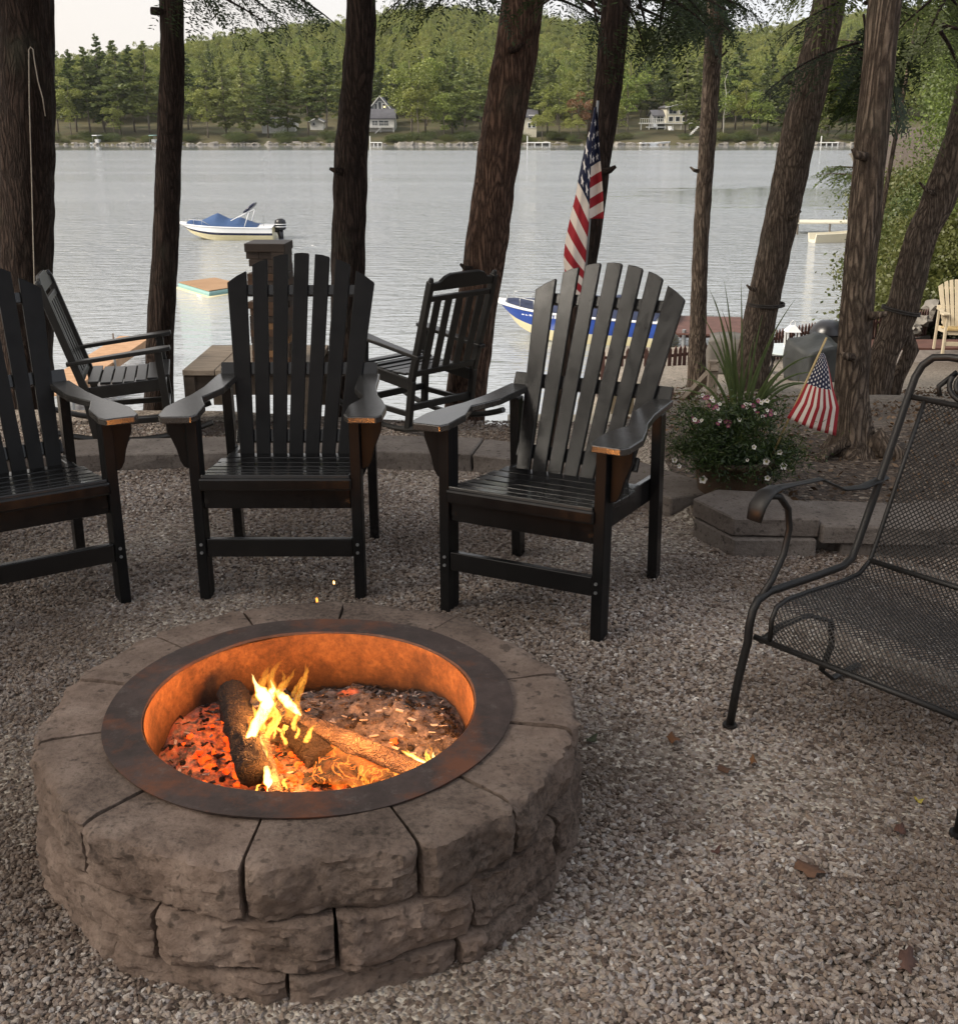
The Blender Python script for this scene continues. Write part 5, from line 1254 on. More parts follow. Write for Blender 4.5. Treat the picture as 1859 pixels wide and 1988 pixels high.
# ================================================================== FAR HOUSES
def zf(x, y): return far_z(x, y)
def house(name, label, u0, u1, vb, vt, y, wall, roof='roof', gable=.35, depth=8, side_gable=False, windows=(), group=None):
    """windows: (fraction across, fraction up, w, h) of the front wall"""
    a, b = S(u0, vb, y), S(u1, vb, y); w = b.x - a.x; top = S(u0, vt, y).z - a.z
    t = thing(name, label, 'house', ((a.x + b.x) / 2, y, a.z)); hw = w / 2; eave = top * (1 - gable)
    mb = MB()
    if side_gable:      # ridge runs left-right, roof slopes towards the lake
        Mx = Matrix(((0, 0, 1, 0), (1, 0, 0, 0), (0, 1, 0, 0), (0, 0, 0, 1)))
        mb.prism([(0, -1.5), (depth, -1.5), (depth, eave), (depth / 2, top - .15), (0, eave)], -hw, hw, 0, Mx); mb.build('wall', M[wall], t)
        for sg in (0, 1):
            mb = MB(); pr = [(-.5, eave - .25), (depth / 2, top - .05), (depth / 2, top + .18), (-.5, eave + .02)] if sg == 0 else [(depth / 2, top - .05), (depth + .5, eave - .25), (depth + .5, eave + .02), (depth / 2, top + .18)]
            mb.prism(pr, -hw - .4, hw + .4, 0, Mx); mb.build('roof', M[roof], t)
    else:
        Mx = Matrix(((1, 0, 0, 0), (0, 0, 1, 0), (0, 1, 0, 0), (0, 0, 0, 1)))
        mb.prism([(-hw, -1.5), (hw, -1.5), (hw, eave), (0, top - .15), (-hw, eave)], 0, depth, 0, Mx); mb.build('wall', M[wall], t)
        sl = (top - eave) / hw
        for sg in (-1, 1):
            mb = MB(); pts = [(0, top), (sg * (hw + .5), eave - .5 * sl), (sg * (hw + .5), eave - .5 * sl + .28), (0, top + .28)]
            if sg < 0: pts = pts[::-1]
            mb.prism(pts, -.6, depth + .4, 0, Mx); r_ = mb.build('roof', M[roof], t)
            mb = MB(); mb.prism([(p[0], p[1] - .02) for p in pts], -.66, -.61, 0, Mx); mb.build('fascia', M['white'], r_)
    for (fx, fz, ww, wh) in windows:
        x = -hw + fx * w; z = fz * top
        f = MB(); f.box((x - ww/2 - .16, -.10, z - wh/2 - .16), (x + ww/2 + .16, .0, z + wh/2 + .16)); fo = f.build('window', M['white'], t)
        p = MB(); nn = 2 if ww > 1 else 1
        for q in range(nn):
            p = MB(); xa = x - ww/2 + q * ww / nn + .04; p.box((xa, -.14, z - wh/2), (xa + ww / nn - .08, -.101, z + wh/2)); p.build('pane', M['pane'], fo)
    return t
h1 = house('cottage', 'small white cottage with a screened porch among the pines, left of the middle tree', 511, 549, 252, 229, 294, 'siding_white', gable=.22, depth=6, side_gable=True, windows=[(.18, .52, 1.0, .9), (.5, .52, 1.0, .9), (.82, .52, 1.0, .9)])
b = MB(); b.box((-2.6, -.8, -1.6), (2.6, -.1, 1.25)); b.build('porch_wall', M['white'], h1)
house('cottage', 'low white cottage wing just right of the cottage with the porch', 550, 573, 246, 231, 297, 'siding_white', gable=.25, depth=6, side_gable=True, windows=[(.25, .45, .6, .8), (.5, .45, .6, .8), (.78, .45, .6, .8)])
house('cottage', 'small white gabled cottage behind the pines just left of the third tree', 602, 627, 247, 230, 300, 'siding_white', gable=.35, depth=6, windows=[(.3, .4, .6, .7)])
h3 = house('gabled_house', 'grey house with a steep white-trimmed gable and tall windows, right of the third tree', 718, 757, 216, 187, 306, 'siding_grey', gable=.8, depth=9, windows=[(.5, .36, .75, 2.0), (.30, .32, .7, 1.4), (.70, .32, .7, 1.4)])
b = MB(); b.box((.9, -.2, .9), (1.4, -.145, 1.3)); b.build('lit_window', M['pane_lit'], h3)
h4 = house('lake_house', 'white lake house with dark roof and long balcony below the grey gabled house', 712, 765, 246, 212, 296, 'siding_white', gable=.5, depth=9, side_gable=True, windows=[(.3, .22, 1.4, 1.0), (.62, .22, 2.4, 1.1)])
b = MB(); b.box((-3.5, -1.8, -.2), (3.5, 0, 0)); b.build('balcony_deck', M['white'], h4)
for k in range(22): 
    x = -3.45 + k * .328; b = MB(); b.box((x, -1.8, 0), (x + .06, -1.74, .9)); b.build('baluster', M['white'], h4)
b = MB(); b.box((-3.5, -1.82, .9), (3.5, -1.72, 1.0)); b.build('balcony_rail', M['white'], h4)
for x in (-3.3, 0, 3.2): b = MB(); b.box((x, -1.7, -3), (x + .2, -1.5, -.2)); b.build('porch_post', M['white'], h4)
b = MB(); b.beam((-2.8, -2.4, -3.0), (.4, -2.4, -.1), 1.0, .25); b.build('stair', M['white'], h4)
house('lake_house', 'narrow cream house with a grey roof peeping out right of the thick leaning tree', 1010, 1041, 264, 213, 288, 'siding_cream', gable=.25, depth=8, side_gable=True, windows=[(.55, .42, .7, 1.0), (.82, .42, .7, 1.0), (.7, .72, 1.2, .8)])
h6 = house('lake_house', 'big cream two-storey house with an arched window above a green lawn', 1292, 1336, 244, 202, 300, 'siding_cream', gable=.14, depth=10, windows=[(.27, .72, 1.9, 1.5), (.75, .72, 1.9, 1.5), (.2, .32, 1.0, 1.0), (.5, .32, 1.0, 1.0), (.8, .32, 1.0, 1.0)])
b = MB(); Mx = Matrix(((1, 0, 0, -1.35), (0, 0, 1, 0), (0, 1, 0, 4.62), (0, 0, 0, 1))); b.prism([(1.05 * math.cos(a * math.pi / 10), .55 * math.sin(a * math.pi / 10)) for a in range(11)], -.11, 0, 0, Mx); b.build('window_arch', M['white'], h6)
h7 = house('house_wing', 'grey roofed wing with a railed deck on the left of the big cream house', 1268, 1291, 238, 214, 302, 'siding_grey', gable=.4, depth=8, side_gable=True, windows=[(.55, .3, 1.7, 1.2)])
b = MB(); b.box((-5.2, -2.6, -.25), (8, 0, .0)); b.build('deck_floor', M['white'], h7)
for k in range(14): x = -5.2 + k * .5; b = MB(); b.box((x, -2.6, 0), (x + .08, -2.52, .95)); b.build('baluster', M['white'], h7)
b = MB(); b.box((-5.2, -2.62, .95), (1.4, -2.5, 1.04)); b.build('deck_rail', M['white'], h7)
for x in (-5, -3, -1, 1, 3, 5, 7.5): b = MB(); b.box((x, -2.4, -2.5), (x + .2, -2.2, -.25)); b.build('deck_post', M['white'], h7)
p = S(1336, 262, 288); st_ = thing('white_staircase', 'white outdoor staircase on the bank right of the big cream house', 'stairs', p)
for k in range(7):
    b = MB(); b.box((k * .32, 0, k * .34 - .3), (k * .32 + .5, 1.0, k * .34)); b.build('step', M['white'], st_)
for (u, v, y, lab) in [(1273, 249, 292, 'low white lawn bench in front of the deck of the big cream house'), (1302, 254, 288, 'white lawn chair on the grass below the big cream house')]:
    p = S(u, v, y); t = thing('lawn_chair', lab, 'chair', p, R(20)); b = MB(); b.box((-.5 if 'bench' not in lab else -2.6, -.4, .2), (.5 if 'bench' not in lab else 2.6, .4, .45)); b.build('seat', M['white'], t)
    b = MB(); b.beam((0, .4, .3), (0, .75, 1.1), 1.0, .12); b.build('backrest', M['white'], t)
for (u0, u1, lab) in [(718, 742, 'low white dock below the white lake house'), (1022, 1068, 'pale dock below the narrow cream house'), (1590, 1625, 'pale dock at the far shore right of the sloping tree')]:
    a, b_ = G(u0, 281, LAKE), G(u1, 281, LAKE); t = thing('shore_dock', lab, 'dock', a); w = b_.x - a.x
    b = MB(); b.box((0, -1, .45), (w, 1, .62)); b.build('dock_top', M['white'], t)
    for k in range(4): b = MB(); b.box((w * k / 3.2, -.9, -.5), (w * k / 3.2 + .2, -.7, .5 if k else 2.0)); b.build('dock_post', M['white'], t)
rbk = random.Random(8)
for k in range(110):                                  # rocks along the far shore
    break
mb = MB()
for k in range(900):
    x = rbk.uniform(-130, 110); r = rbk.uniform(.12, .5) * rbk.choice([1, 1, 1.8]); vs, fs = lump((x, 279.5 + rbk.uniform(-1.5, 1.5) + 2.5 * fb((x * .03, 0, 0)), LAKE + .1), r, k, (1.3, 1, .7)); mb.add(vs[:], fs) if k < 500 else None
tag(mb.build('shore_rocks', M['driftstone'], smooth=False), kind='stuff')

# ================================================================== TREES
def mesh_only(fn):
    o = fn(); me = o.data; bpy.data.objects.remove(o); return me
def conifer_mesh(seed, H=1.0, R_=.22, n=3000, low=.18, mat='pine_f', layer=9, leaf=.036):
    """tiers of flat boughs built from leaf clumps; unit height"""
    rg = np.random.default_rng(seed); P_, D_ = [], []
    nb = layer * 7
    for b in range(nb):
        z = low + (1 - low) * ((b + rg.random()) / nb) ** .92
        L_ = R_ * (1 - ((z - low) / (1 - low)) ** 1.25) * rg.uniform(.55, 1.15) * (.55 + .45 * min(1, (z - low) * 7)) + .012
        a = rg.uniform(0, 2 * math.pi); m = max(6, int(n / nb * (L_ / (R_ * .6))))
        t = rg.random(m) ** .7; w = rg.normal(size=m) * .16 * L_ * (1 - t * .4); dz = rg.normal(size=m) * .007 + .02 * t - .05 * t * t * (1.2 - z)
        x = np.cos(a) * t * L_ - np.sin(a) * w; y = np.sin(a) * t * L_ + np.cos(a) * w
        P_.append(np.stack([x, y, z + dz], 1)); D_.append(np.tile([math.cos(a), math.sin(a), .25], (m, 1)))
    P_, D_ = np.concatenate(P_), np.concatenate(D_); V, Q = leaf_quads(rg, P_, leaf, .55, D_, 0)
    return mesh_only(lambda: np_mesh('crown', V * H, Q, M[mat]))
def decid_mesh(seed, R_=.30, n=3800, low=.12, mat='decid_f', leaf=.022, lobes=26, tall=.46):
    rg = np.random.default_rng(seed); c = rg.normal(size=(lobes, 3)); c /= np.linalg.norm(c, axis=1, keepdims=True); c *= rg.uniform(.3, .85, (lobes, 1))
    rad = rg.uniform(.18, .36, lobes); k = rg.integers(0, lobes, n); d = rg.normal(size=(n, 3)); d /= np.linalg.norm(d, axis=1, keepdims=True)
    d[:, 2] = np.abs(d[:, 2]) * .9 - .25; P_ = c[k] + d * (rad[k] * rg.uniform(.75, 1.1, n))[:, None]
    P_ = P_ * np.array([R_, R_, tall]) * .95 + np.array([0, 0, low + tall]); V, Q = leaf_quads(rg, P_, leaf, .8)
    return mesh_only(lambda: np_mesh('crown', V, Q, M[mat]))
CON = [conifer_mesh(s, R_=r, mat=m, low=l) for s, r, m, l in [(1, .20, 'pine_f', .22), (2, .17, 'pine_f', .15), (3, .24, 'pine_f', .3), (4, .18, 'pine_f', .1)]]
CONL = [conifer_mesh(s, R_=r, mat='pine_l', low=l) for s, r, l in [(11, .22, .2), (12, .24, .25), (13, .19, .08)]]
DEC = [decid_mesh(s, R_=r, mat='decid_f') for s, r in [(21, .3), (22, .26), (23, .34)]]
DECY = [decid_mesh(s, R_=r, mat='decid_y') for s, r in [(31, .3), (32, .24)]]
DECR = [decid_mesh(41, mat='decid_r')]
BIR = [decid_mesh(51, R_=.26, n=2200, mat='decid_y', leaf=.018, lobes=18)]
def trunk_mesh(seed, r=.012, top=.9, mat='bark_far', fork=False):
    rr = random.Random(seed); mb = MB(); pts = [(rr.uniform(-.006, .006) * k, rr.uniform(-.006, .006) * k, top * k / 6) for k in range(7)]
    mb.tube(pts, [r * (1 - .8 * k / 6) for k in range(7)], 8)
    for q in range(9):
        z = rr.uniform(.18, .8); a = rr.uniform(0, 6.3); l = .10 * (1.1 - z) + .03; mb.tube([(0, 0, z), (l * .6 * math.cos(a), l * .6 * math.sin(a), z + .02), (l * math.cos(a), l * math.sin(a), z + .05)], [r * .3, r * .2, r * .08], 5)
    return mesh_only(lambda: mb.build('trunk', M[mat], smooth=True))
TR = [trunk_mesh(s) for s in range(3)]; TRB = trunk_mesh(9, .010, .95, 'birch')
def shore_tree(u, vt, y, kind, label, name, group=None, x=None, H=None, wide=1.0):
    xx_ = S(u, 280, y).x if x is None else x; z0 = zf(xx_, y) - .2 if y > 276 else RB(xx_, y)
    H = (S(u, vt, y).z - z0) if H is None else H
    rr = random.Random(int(xx_ * 13 + y * 7)); me = rr.choice(kind)
    t = thing(name, label, 'tree', (xx_, y, z0), rr.uniform(0, 6.3), group)
    c = bpy.data.objects.new('crown', me); COL.objects.link(c); c.parent = t; c.scale = (H * wide, H * wide, H)
    k = bpy.data.objects.new('trunk', TRB if kind is BIR else rr.choice(TR)); COL.objects.link(k); k.parent = t; k.scale = (H, H, H); return t
NAMED = [
 (116, 84, 290, CON, 'tall pointed pine on the far shore just right of the leftmost trunk'), (152, 96, 296, CON, 'dark pine on the far shore second from the leftmost trunk'),
 (178, 92, 291, CON, 'dark pine behind the white canopied boat'), (206, 70, 294, CON, 'tallest dark pine on the left far shore with an open top'), (236, 80, 288, CON, 'dense pine on the far shore left of the teal boat'),
 (264, 88, 295, CON, 'dark pine behind the teal canopied boat'), (292, 80, 289, CON, 'dark pine on the far shore just left of the second trunk'),
 (140, 150, 285, DEC, 'pale grey green leafy tree at the water on the far left'), (224, 195, 284, DEC, 'low round leafy tree at the far shore between the two canopied boats'),
 (374, 160, 290, DEC, 'thin greyish leafy tree on the far shore right of the second trunk'), (368, 92, 300, CON, 'dark pine on the far shore rising right of the second trunk'),
 (405, 150, 286, DEC, 'light leafy tree leaning over the far shore'), (440, 96, 292, CONL, 'broad light green pine left of the white cottage'), (478, 84, 289, CONL, 'bright green broad pine in front of the white cottage'),
 (522, 100, 287, CON, 'pine with a bare lower trunk in front of the porch of the cottage'), (560, 104, 291, CON, 'pine standing just right of the white cottage'), (600, 98, 288, CON, 'dark pine above the small white gabled cottage'),
 (636, 92, 287, CON, 'pine on the far shore just left of the third trunk'), (742, 128, 326, CON, 'dark evergreen behind the grey gabled house'), (728, 120, 330, CON, 'tall evergreen behind the grey gabled house, close to the third trunk'),
 (800, 100, 288, DEC, 'big round green tree right of the white lake house'), (812, 150, 284, DEC, 'bushy green tree at the water right of the white lake house'), (826, 88, 294, DECY, 'tall yellowish green tree on the far shore'),
 (862, 165, 284, DECY, 'bright green round tree overhanging the far shore'), (878, 92, 292, CONL, 'light green pine left of the thick leaning tree'), (902, 112, 286, CONL, 'broad pale pine close to the left side of the thick leaning tree'),
 (1062, 118, 292, CON, 'grey green pine right of the narrow cream house'), (1052, 195, 284, DEC, 'small leafy tree right of the narrow cream house'), (1084, 150, 288, DEC, 'leafy green tree left of the reddish tree'), (1122, 176, 286, DECR, 'leafy tree with reddish autumn top beside the flag'),
 (1108, 205, 283, DEC, 'low green bushy tree at the water left of the flag'), (1140, 90, 295, CONL, 'light pine behind the flag'), (1216, 104, 289, DECY, 'tall bright yellow green tree left of the big cream house'), (1196, 190, 284, DEC, 'low dark bushy tree at the water right of the flag tree'),
 (1252, 95, 330, CON, 'dark evergreen behind the deck of the big cream house'), (1290, 88, 335, CON, 'dark evergreen right behind the big cream house'), (1328, 92, 292, CONL, 'big light pine partly covering the big cream house'), (1356, 110, 290, CON, 'pine with a bare trunk hidden by the thin straight tree'),
 (1402, 130, 288, BIR, 'birch tree with pale forked trunk on the far shore'), (1424, 84, 300, CON, 'tall pine behind the pale birch'), (1468, 162, 285, DECY, 'bright green low leafy tree right of the birch'), (1486, 92, 298, CON, 'tall dark pine right of the bright green tree'), (1440, 150, 290, DEC, 'grey green leafy tree between the birch and the bright green tree'),
 (1520, 100, 294, CON, 'dark pine on the far shore left of the big sloping tree'), (1562, 95, 292, CON, 'pine on the far shore right of the big sloping tree'), (1604, 110, 288, DEC, 'leafy tree on the far shore between the two right trunks'), (1590, 180, 284, CONL, 'small light pine on the far shore between the two right trunks'), (1640, 90, 290, CON, 'dark pine on the far shore behind the tall right trunk')]
def RB(x, y):
    o = x - shore_x(y); return np.interp(o, [-3, -.3, .3, 1, 2.2, 4, 8, 16, 30, 60], [-5.6, -4.35, -3.9, -3.1, -2.4, -2, -.8, 1, 4, 9]) - .1
for u, vt, y, k, lab in NAMED: shore_tree(u, vt, y, k, lab, 'pine_tree' if k in (CON, CONL) else ('birch_tree' if k is BIR else 'leafy_tree'), wide=1.35 if k in (CON, CONL) else 1.35)
rt = random.Random(77)
openings = [(505, 630), (712, 768), (1240, 1345), (1015, 1045)]
for i in range(130):
    u = rt.uniform(60, 1700); y = rt.uniform(300, 345); 
    if any(a - 24 < u < b + 24 for a, b in openings) and y < 322: continue
    k = rt.choice([CON, CON, CON, CONL, DEC]); 
    lb = {id(CON): 'dark green pine in the dense woods behind the far shore', id(CONL): 'lighter yellow green pine in the dense woods behind the far shore', id(DEC): 'round-crowned leafy tree in the dense woods behind the far shore'}[id(k)]
    shore_tree(u, 0, y, k, lb, 'woodland_tree', {id(CON): 'dark pines', id(CONL): 'lighter pines', id(DEC): 'leafy trees'}[id(k)] + ' in the woods behind the far shore', H=rt.uniform(10, 15) if u < 350 else rt.uniform(11, 17), wide=1.25)
# shrubs along the far water line
SHR = [mesh_only(lambda s=s: np_mesh('shrub', *leaf_quads(np.random.default_rng(s), bush_pts(3000, (0, 0, .45), (.75, .6, .42), np.random.default_rng(s), 30, .3), .06, .7), M['shrub'])) for s in (1, 2, 3)]
for i in range(100):
    u = rt.uniform(80, 1660); y = rt.uniform(280.5, 285); xx_ = S(u, 280, y).x
    if 1215 < u < 1330 and rt.random() < .8: continue
    o = bpy.data.objects.new('shore_shrub', rt.choice(SHR)); COL.objects.link(o); o.location = (xx_, y, zf(xx_, y)); s_ = rt.uniform(.9, 3.0); o.scale = (s_ * 1.3, s_, s_ * .8); o.rotation_euler.z = rt.uniform(0, 6)
    tag(o, 'leafy shrub at the water line of the far shore', 'shrub', 'shrubs along the far water line')
# forest covering the hill: one mass
def forest_setup(g, pts_, go):
    join = g.nodes.new('GeometryNodeJoinGeometry')
    for me in DEC + DECY[:1] + CON[:1] + DEC:
        src = FO[me.name]; oi = g.nodes.new('GeometryNodeObjectInfo'); oi.inputs['Object'].default_value = src; oi.inputs['As Instance'].default_value = True; oi.transform_space = 'ORIGINAL'
        g.links.new(oi.outputs['Geometry'], join.inputs[0])
    iop = g.nodes.new('GeometryNodeInstanceOnPoints'); iop.inputs['Pick Instance'].default_value = True
    g.links.new(pts_, iop.inputs['Points']); g.links.new(join.outputs[0], iop.inputs['Instance'])
    g.links.new(rndvec(g, (0, 0, 0), (0, 0, 6.28), 3), iop.inputs['Rotation']); g.links.new(rndvec(g, (10, 10, 9), (17, 17, 16), 8), iop.inputs['Scale'])
    g.links.new(iop.outputs[0], go.inputs[0])
FO = {}
for o in list(bpy.data.objects):
    if o.name.startswith('crown') and o.data and o.data.name not in FO: FO[o.data.name] = o
fp = []
yy = 318.0
while yy < 760:
    dx = 5.2 + (yy - 320) * .006; xx_ = -.50 * yy - 10
    while xx_ < .48 * yy:
        x_, y_ = xx_ + rt.uniform(-2.4, 2.4), yy + rt.uniform(-2.5, 2.5); u = 929.5 + x_ / (y_ * cp) * F
        if not (y_ < 334 and any(a - 14 < u < b + 14 for a, b in openings)): fp.append((x_, y_, far_z(x_, y_) - 1.0))
        xx_ += dx
    yy += 5.5 + (yy - 320) * .008
FM = [m for m in DEC + DECY[:1] + CON[:2] + CONL[:1] + DEC[1:] if m.name in FO]
DEC_, = (FM,)
gn_points('hill_forest', fp, 2, forest_setup)

# ------------------------------------------------------------------ near trunks
def hw(px, p): return px / F * ((p.y) * cp + (CZ - p.z) * sp)
def near_tree(label, y, prof, base_z=None, flare=1.35, mat='bark', top=9.0, crown=None, lean=None, name='pine_tree', extra=None):
    """prof: (u, v, half width in survey pixels) from top to bottom, in the upright plane at y"""
    pts = [(S(u, v, y), w) for u, v, w in prof]; P_ = [p for p, _ in pts]; Rr = [hw(w, p) for p, w in pts]
    # extend downward to the ground and upward out of the frame
    bz = ground_z(P_[-1].x, y) - .15 if base_z is None else base_z
    d = (P_[-1] - P_[-2]).normalized()
    if P_[-1].z > bz: 
        e = P_[-1] + d * ((bz - P_[-1].z) / d.z); P_.append(e); Rr.append(Rr[-1] * flare)
    base = P_[-1].copy(); up = (P_[0] - P_[1]).normalized(); up = (up + Vector((0, 0, .25))).normalized()
    tops = [(P_[0] + up * L_, Rr[0] * f) for L_, f in ((1.2, .93), (3, .8), (5, .62), (7.5, .4), (10, .12))]
    P_ = [t[0] for t in reversed(tops)] + P_; Rr = [t[1] for t in reversed(tops)] + Rr; P_.reverse(); Rr.reverse()
    acc = [0]
    for a, b_ in zip(P_, P_[1:]): acc.append(acc[-1] + (b_ - a).length)
    root = thing(name, label, 'tree', base)
    mb = MB(); seg = 40; ss = list(np.arange(0, 4.0, .035)) + list(np.arange(4.0, acc[-1], .3)); seedv = Vector((base.x * 3, 0, 0))
    def at_s(s):
        for i in range(len(acc) - 1):
            if s <= acc[i+1]:
                f = (s - acc[i]) / (acc[i+1] - acc[i]); p0, p1, p2, p3 = P_[max(i-1, 0)], P_[i], P_[i+1], P_[min(i+2, len(P_)-1)]
                if 0 < i < len(P_) - 2: c_ = .5 * ((2*p1) + (p2-p0)*f + (2*p0-5*p1+4*p2-p3)*f*f + (-p0+3*p1-3*p2+p3)*f**3)
                else: c_ = p1.lerp(p2, f)
                return c_, Rr[i] * (1-f) + Rr[i+1] * f
        return P_[-1], Rr[-1]
    for s in ss:
        c_, r = at_s(s); c_ = c_ - base; fl = math.exp(-s / .16)
        for k in range(seg):
            a = 2 * math.pi * k / seg; cx2, sy2 = math.cos(a), math.sin(a)
            q = Vector((cx2 * 3.4, sy2 * 3.4, s * 1.6)) + seedv; ridge = abs(noise.noise(q * 1.9 + Vector((0, 0, s * .8)))) 
            rr = r * (1 + .035 * fb(tuple(q * .35), 2) + .15 * (ridge - .25)) * (1 + fl * (.35 + .4 * max(0, math.cos(3 * a + seedv.x))) * (flare - 1) * 1.8)
            mb.v.append((c_.x + cx2 * rr, c_.y + sy2 * rr, c_.z))
    for i in range(len(ss) - 1):
        for k in range(seg): a = i*seg+k; b_ = i*seg+(k+1) % seg; mb.f.append((a, b_, b_+seg, a+seg)); mb.m.append(0)
    tr = mb.build('trunk', M[mat], root, smooth=True)
    if extra: extra(root, tr, at_s)
    return root, (lambda s: at_s(s)[0] - base), base, acc[-1]
T = []
T.append(near_tree('thickest dark trunk at the left edge with a pale cord hanging on it', 7.9, [(48, -40, 51), (52, 272, 51), (50, 530, 50), (48, 820, 52)]))
T.append(near_tree('second dark trunk from the left, upright with a short broken stub near its top', 7.8, [(332, -40, 23), (334, 100, 23), (332, 200, 24), (326, 350, 24.5), (320, 500, 25), (311, 650, 26), (308, 800, 27)]))
T.append(near_tree('third dark trunk from the left, behind the middle black chair', 7.9, [(701, -40, 29), (698, 100, 30), (683, 278, 32.5), (679, 400, 33), (676, 520, 33), (674, 800, 36)]))
T.append(near_tree('thickest leaning reddish brown trunk in the centre behind the right rocking chair', 7.8, [(1020, -40, 40), (993, 140, 42), (968, 290, 40), (945, 470, 40), (925, 600, 38), (903, 780, 38)], mat='bark_red'))
T.append(near_tree('leaning trunk behind the hanging flag and the right black chair', 6.6, [(1199, -40, 28), (1176, 200, 26), (1162, 290, 26), (1141, 470, 24), (1120, 600, 22), (1087, 780, 21), (1070, 850, 22)]))
T.append(near_tree('thinnest upright trunk right of the right black chair', 12.2, [(1393, -40, 17), (1373, 270, 16), (1360, 470, 15), (1355, 609, 16), (1351, 750, 18)], flare=1.2, mat='bark_grey'))
T.append(near_tree('sloping trunk behind the planter spikes, leaning to the right', 10.9, [(1619, -40, 31), (1557, 231, 34), (1508, 463, 32), (1477, 609, 31), (1452, 765, 33)], mat='bark_grey'))
T.append(near_tree('upright trunk with spreading roots behind the small flag', 5.45, [(1722, -40, 30), (1695, 231, 32), (1673, 470, 30), (1662, 609, 31), (1652, 766, 31), (1655, 850, 38)], flare=1.9, mat='bark_grey'))
T.append(near_tree('strongly slanted trunk at the right edge tied with a dark cord', 9.7, [(1960, -60, 30), (1918, 60, 30), (1870, 250, 32), (1822, 386, 33), (1786, 463, 30), (1748, 609, 31), (1713, 697, 27), (1703, 765, 24)], mat='bark_grey', flare=1.0))
r_ = T[1][0]; p = S(300, 21, 7.75) - r_.location
b = MB(); b.tube([p + Vector((.08, 0, -.005)), p, p + Vector((-.022, 0, .002))], [.024, .026, .024], 10); b.build('branch_stub', M['bark'], r_, smooth=True)
rk = random.Random(5)
for (ti, u, v, y, dx, ln_) in [(3, 1000, 95, 7.66, 1, .05), (3, 905, 520, 7.66, -1, .04), (6, 1532, 160, 10.75, -1, .07), (6, 1540, 420, 10.75, 1, .06), (6, 1458, 560, 10.75, -1, .05), (7, 1664, 300, 5.37, -1, .03), (7, 1704, 610, 5.38, 1, .035), (7, 1640, 690, 5.36, -1, .025), (5, 1386, 120, 12.1, 1, .12), (5, 1348, 330, 12.1, -1, .05), (8, 1802, 372, 9.6, -1, .09), (2, 652, 330, 7.8, -1, .04), (4, 1180, 330, 6.5, 1, .04)]:
    root = T[ti][0]; p = S(u, v, y) - root.location; b = MB(); up_ = rk.uniform(.2, .9)
    b.tube([p - Vector((dx * .04, 0, .01)), p + Vector((dx * .01, -.01, 0)), p + Vector((dx * ln_, -.015, ln_ * up_))], [.022, .017, .009], 8); b.build('branch_stub', M['bark_grey' if ti > 4 else 'bark'], root, smooth=True)
# second stem beside the slanted trunk
def arm_(root, pts, rad, mat, nm='limb'):
    b = MB(); b.tube([Vector(p) - root.location for p in pts], rad, 10); return b.build(nm, M[mat], root, smooth=True)
arm_(T[8][0], [S(1745, 615, 9.9), S(1768, 680, 9.9), S(1742, 735, 9.9), S(1730, 780, 9.9)], [.075, .07, .06, .06], 'bark_grey')
for k in range(3):
    a = S(1625 - k * 10, 868 + k * 6, 5.35); b_ = S(1590 - k * 14, 893 + k * 5, 5.2)
    arm_(T[7][0], [a + Vector((.05, 0, .03)), a, a.lerp(b_, .5) + Vector((0, 0, .01)), b_ + Vector((0, 0, -.03))], [.03, .022, .016, .008], 'bark_grey', 'root')
arm_(T[7][0], [S(1690, 850, 5.4), S(1725, 880, 5.35), S(1770, 900, 5.35), S(1800, 915, 5.3)], [.07, .06, .035, .015], 'bark_grey', 'root')
def cord(label, name, pts, r, mat):
    pts = [Vector(p) for p in pts]; base = pts[0].copy(); b = MB(); b.tube([p - base for p in pts], r, 6); tag(b.build(name, M[mat], smooth=True, loc=base), label, 'cord')
cord('thin pale cord hanging down the leftmost trunk in a long loop', 'hanging_cord', [S(u, v, 7.70) for u, v in [(88, 225), (83, 190), (74, 158), (67, 118), (64, 95), (59, 91), (56, 96), (57, 200), (61, 330), (64, 450), (67, 560), (70, 680)]], .004, 'rope')
def ring(label, u, v, y, r, tilt, mat='darkrope'):
    c_ = S(u, v, y); b = MB()
    for q in range(2): b.tube([(r * math.cos(a), r * math.sin(a), .018 * q + tilt * math.cos(a)) for a in np.linspace(0, 2*math.pi, 33)], .009, 6, cap=False)
    b.f = b.f; tag(b.build('tied_cord', M[mat], smooth=True, loc=c_), label, 'cord')
ring('dark cord tied round the sloping trunk at table height', 1486, 592, 10.9, .172, .0)
ring('dark cord tied round the strongly slanted trunk at the right', 1748, 605, 9.7, .155, -.03)

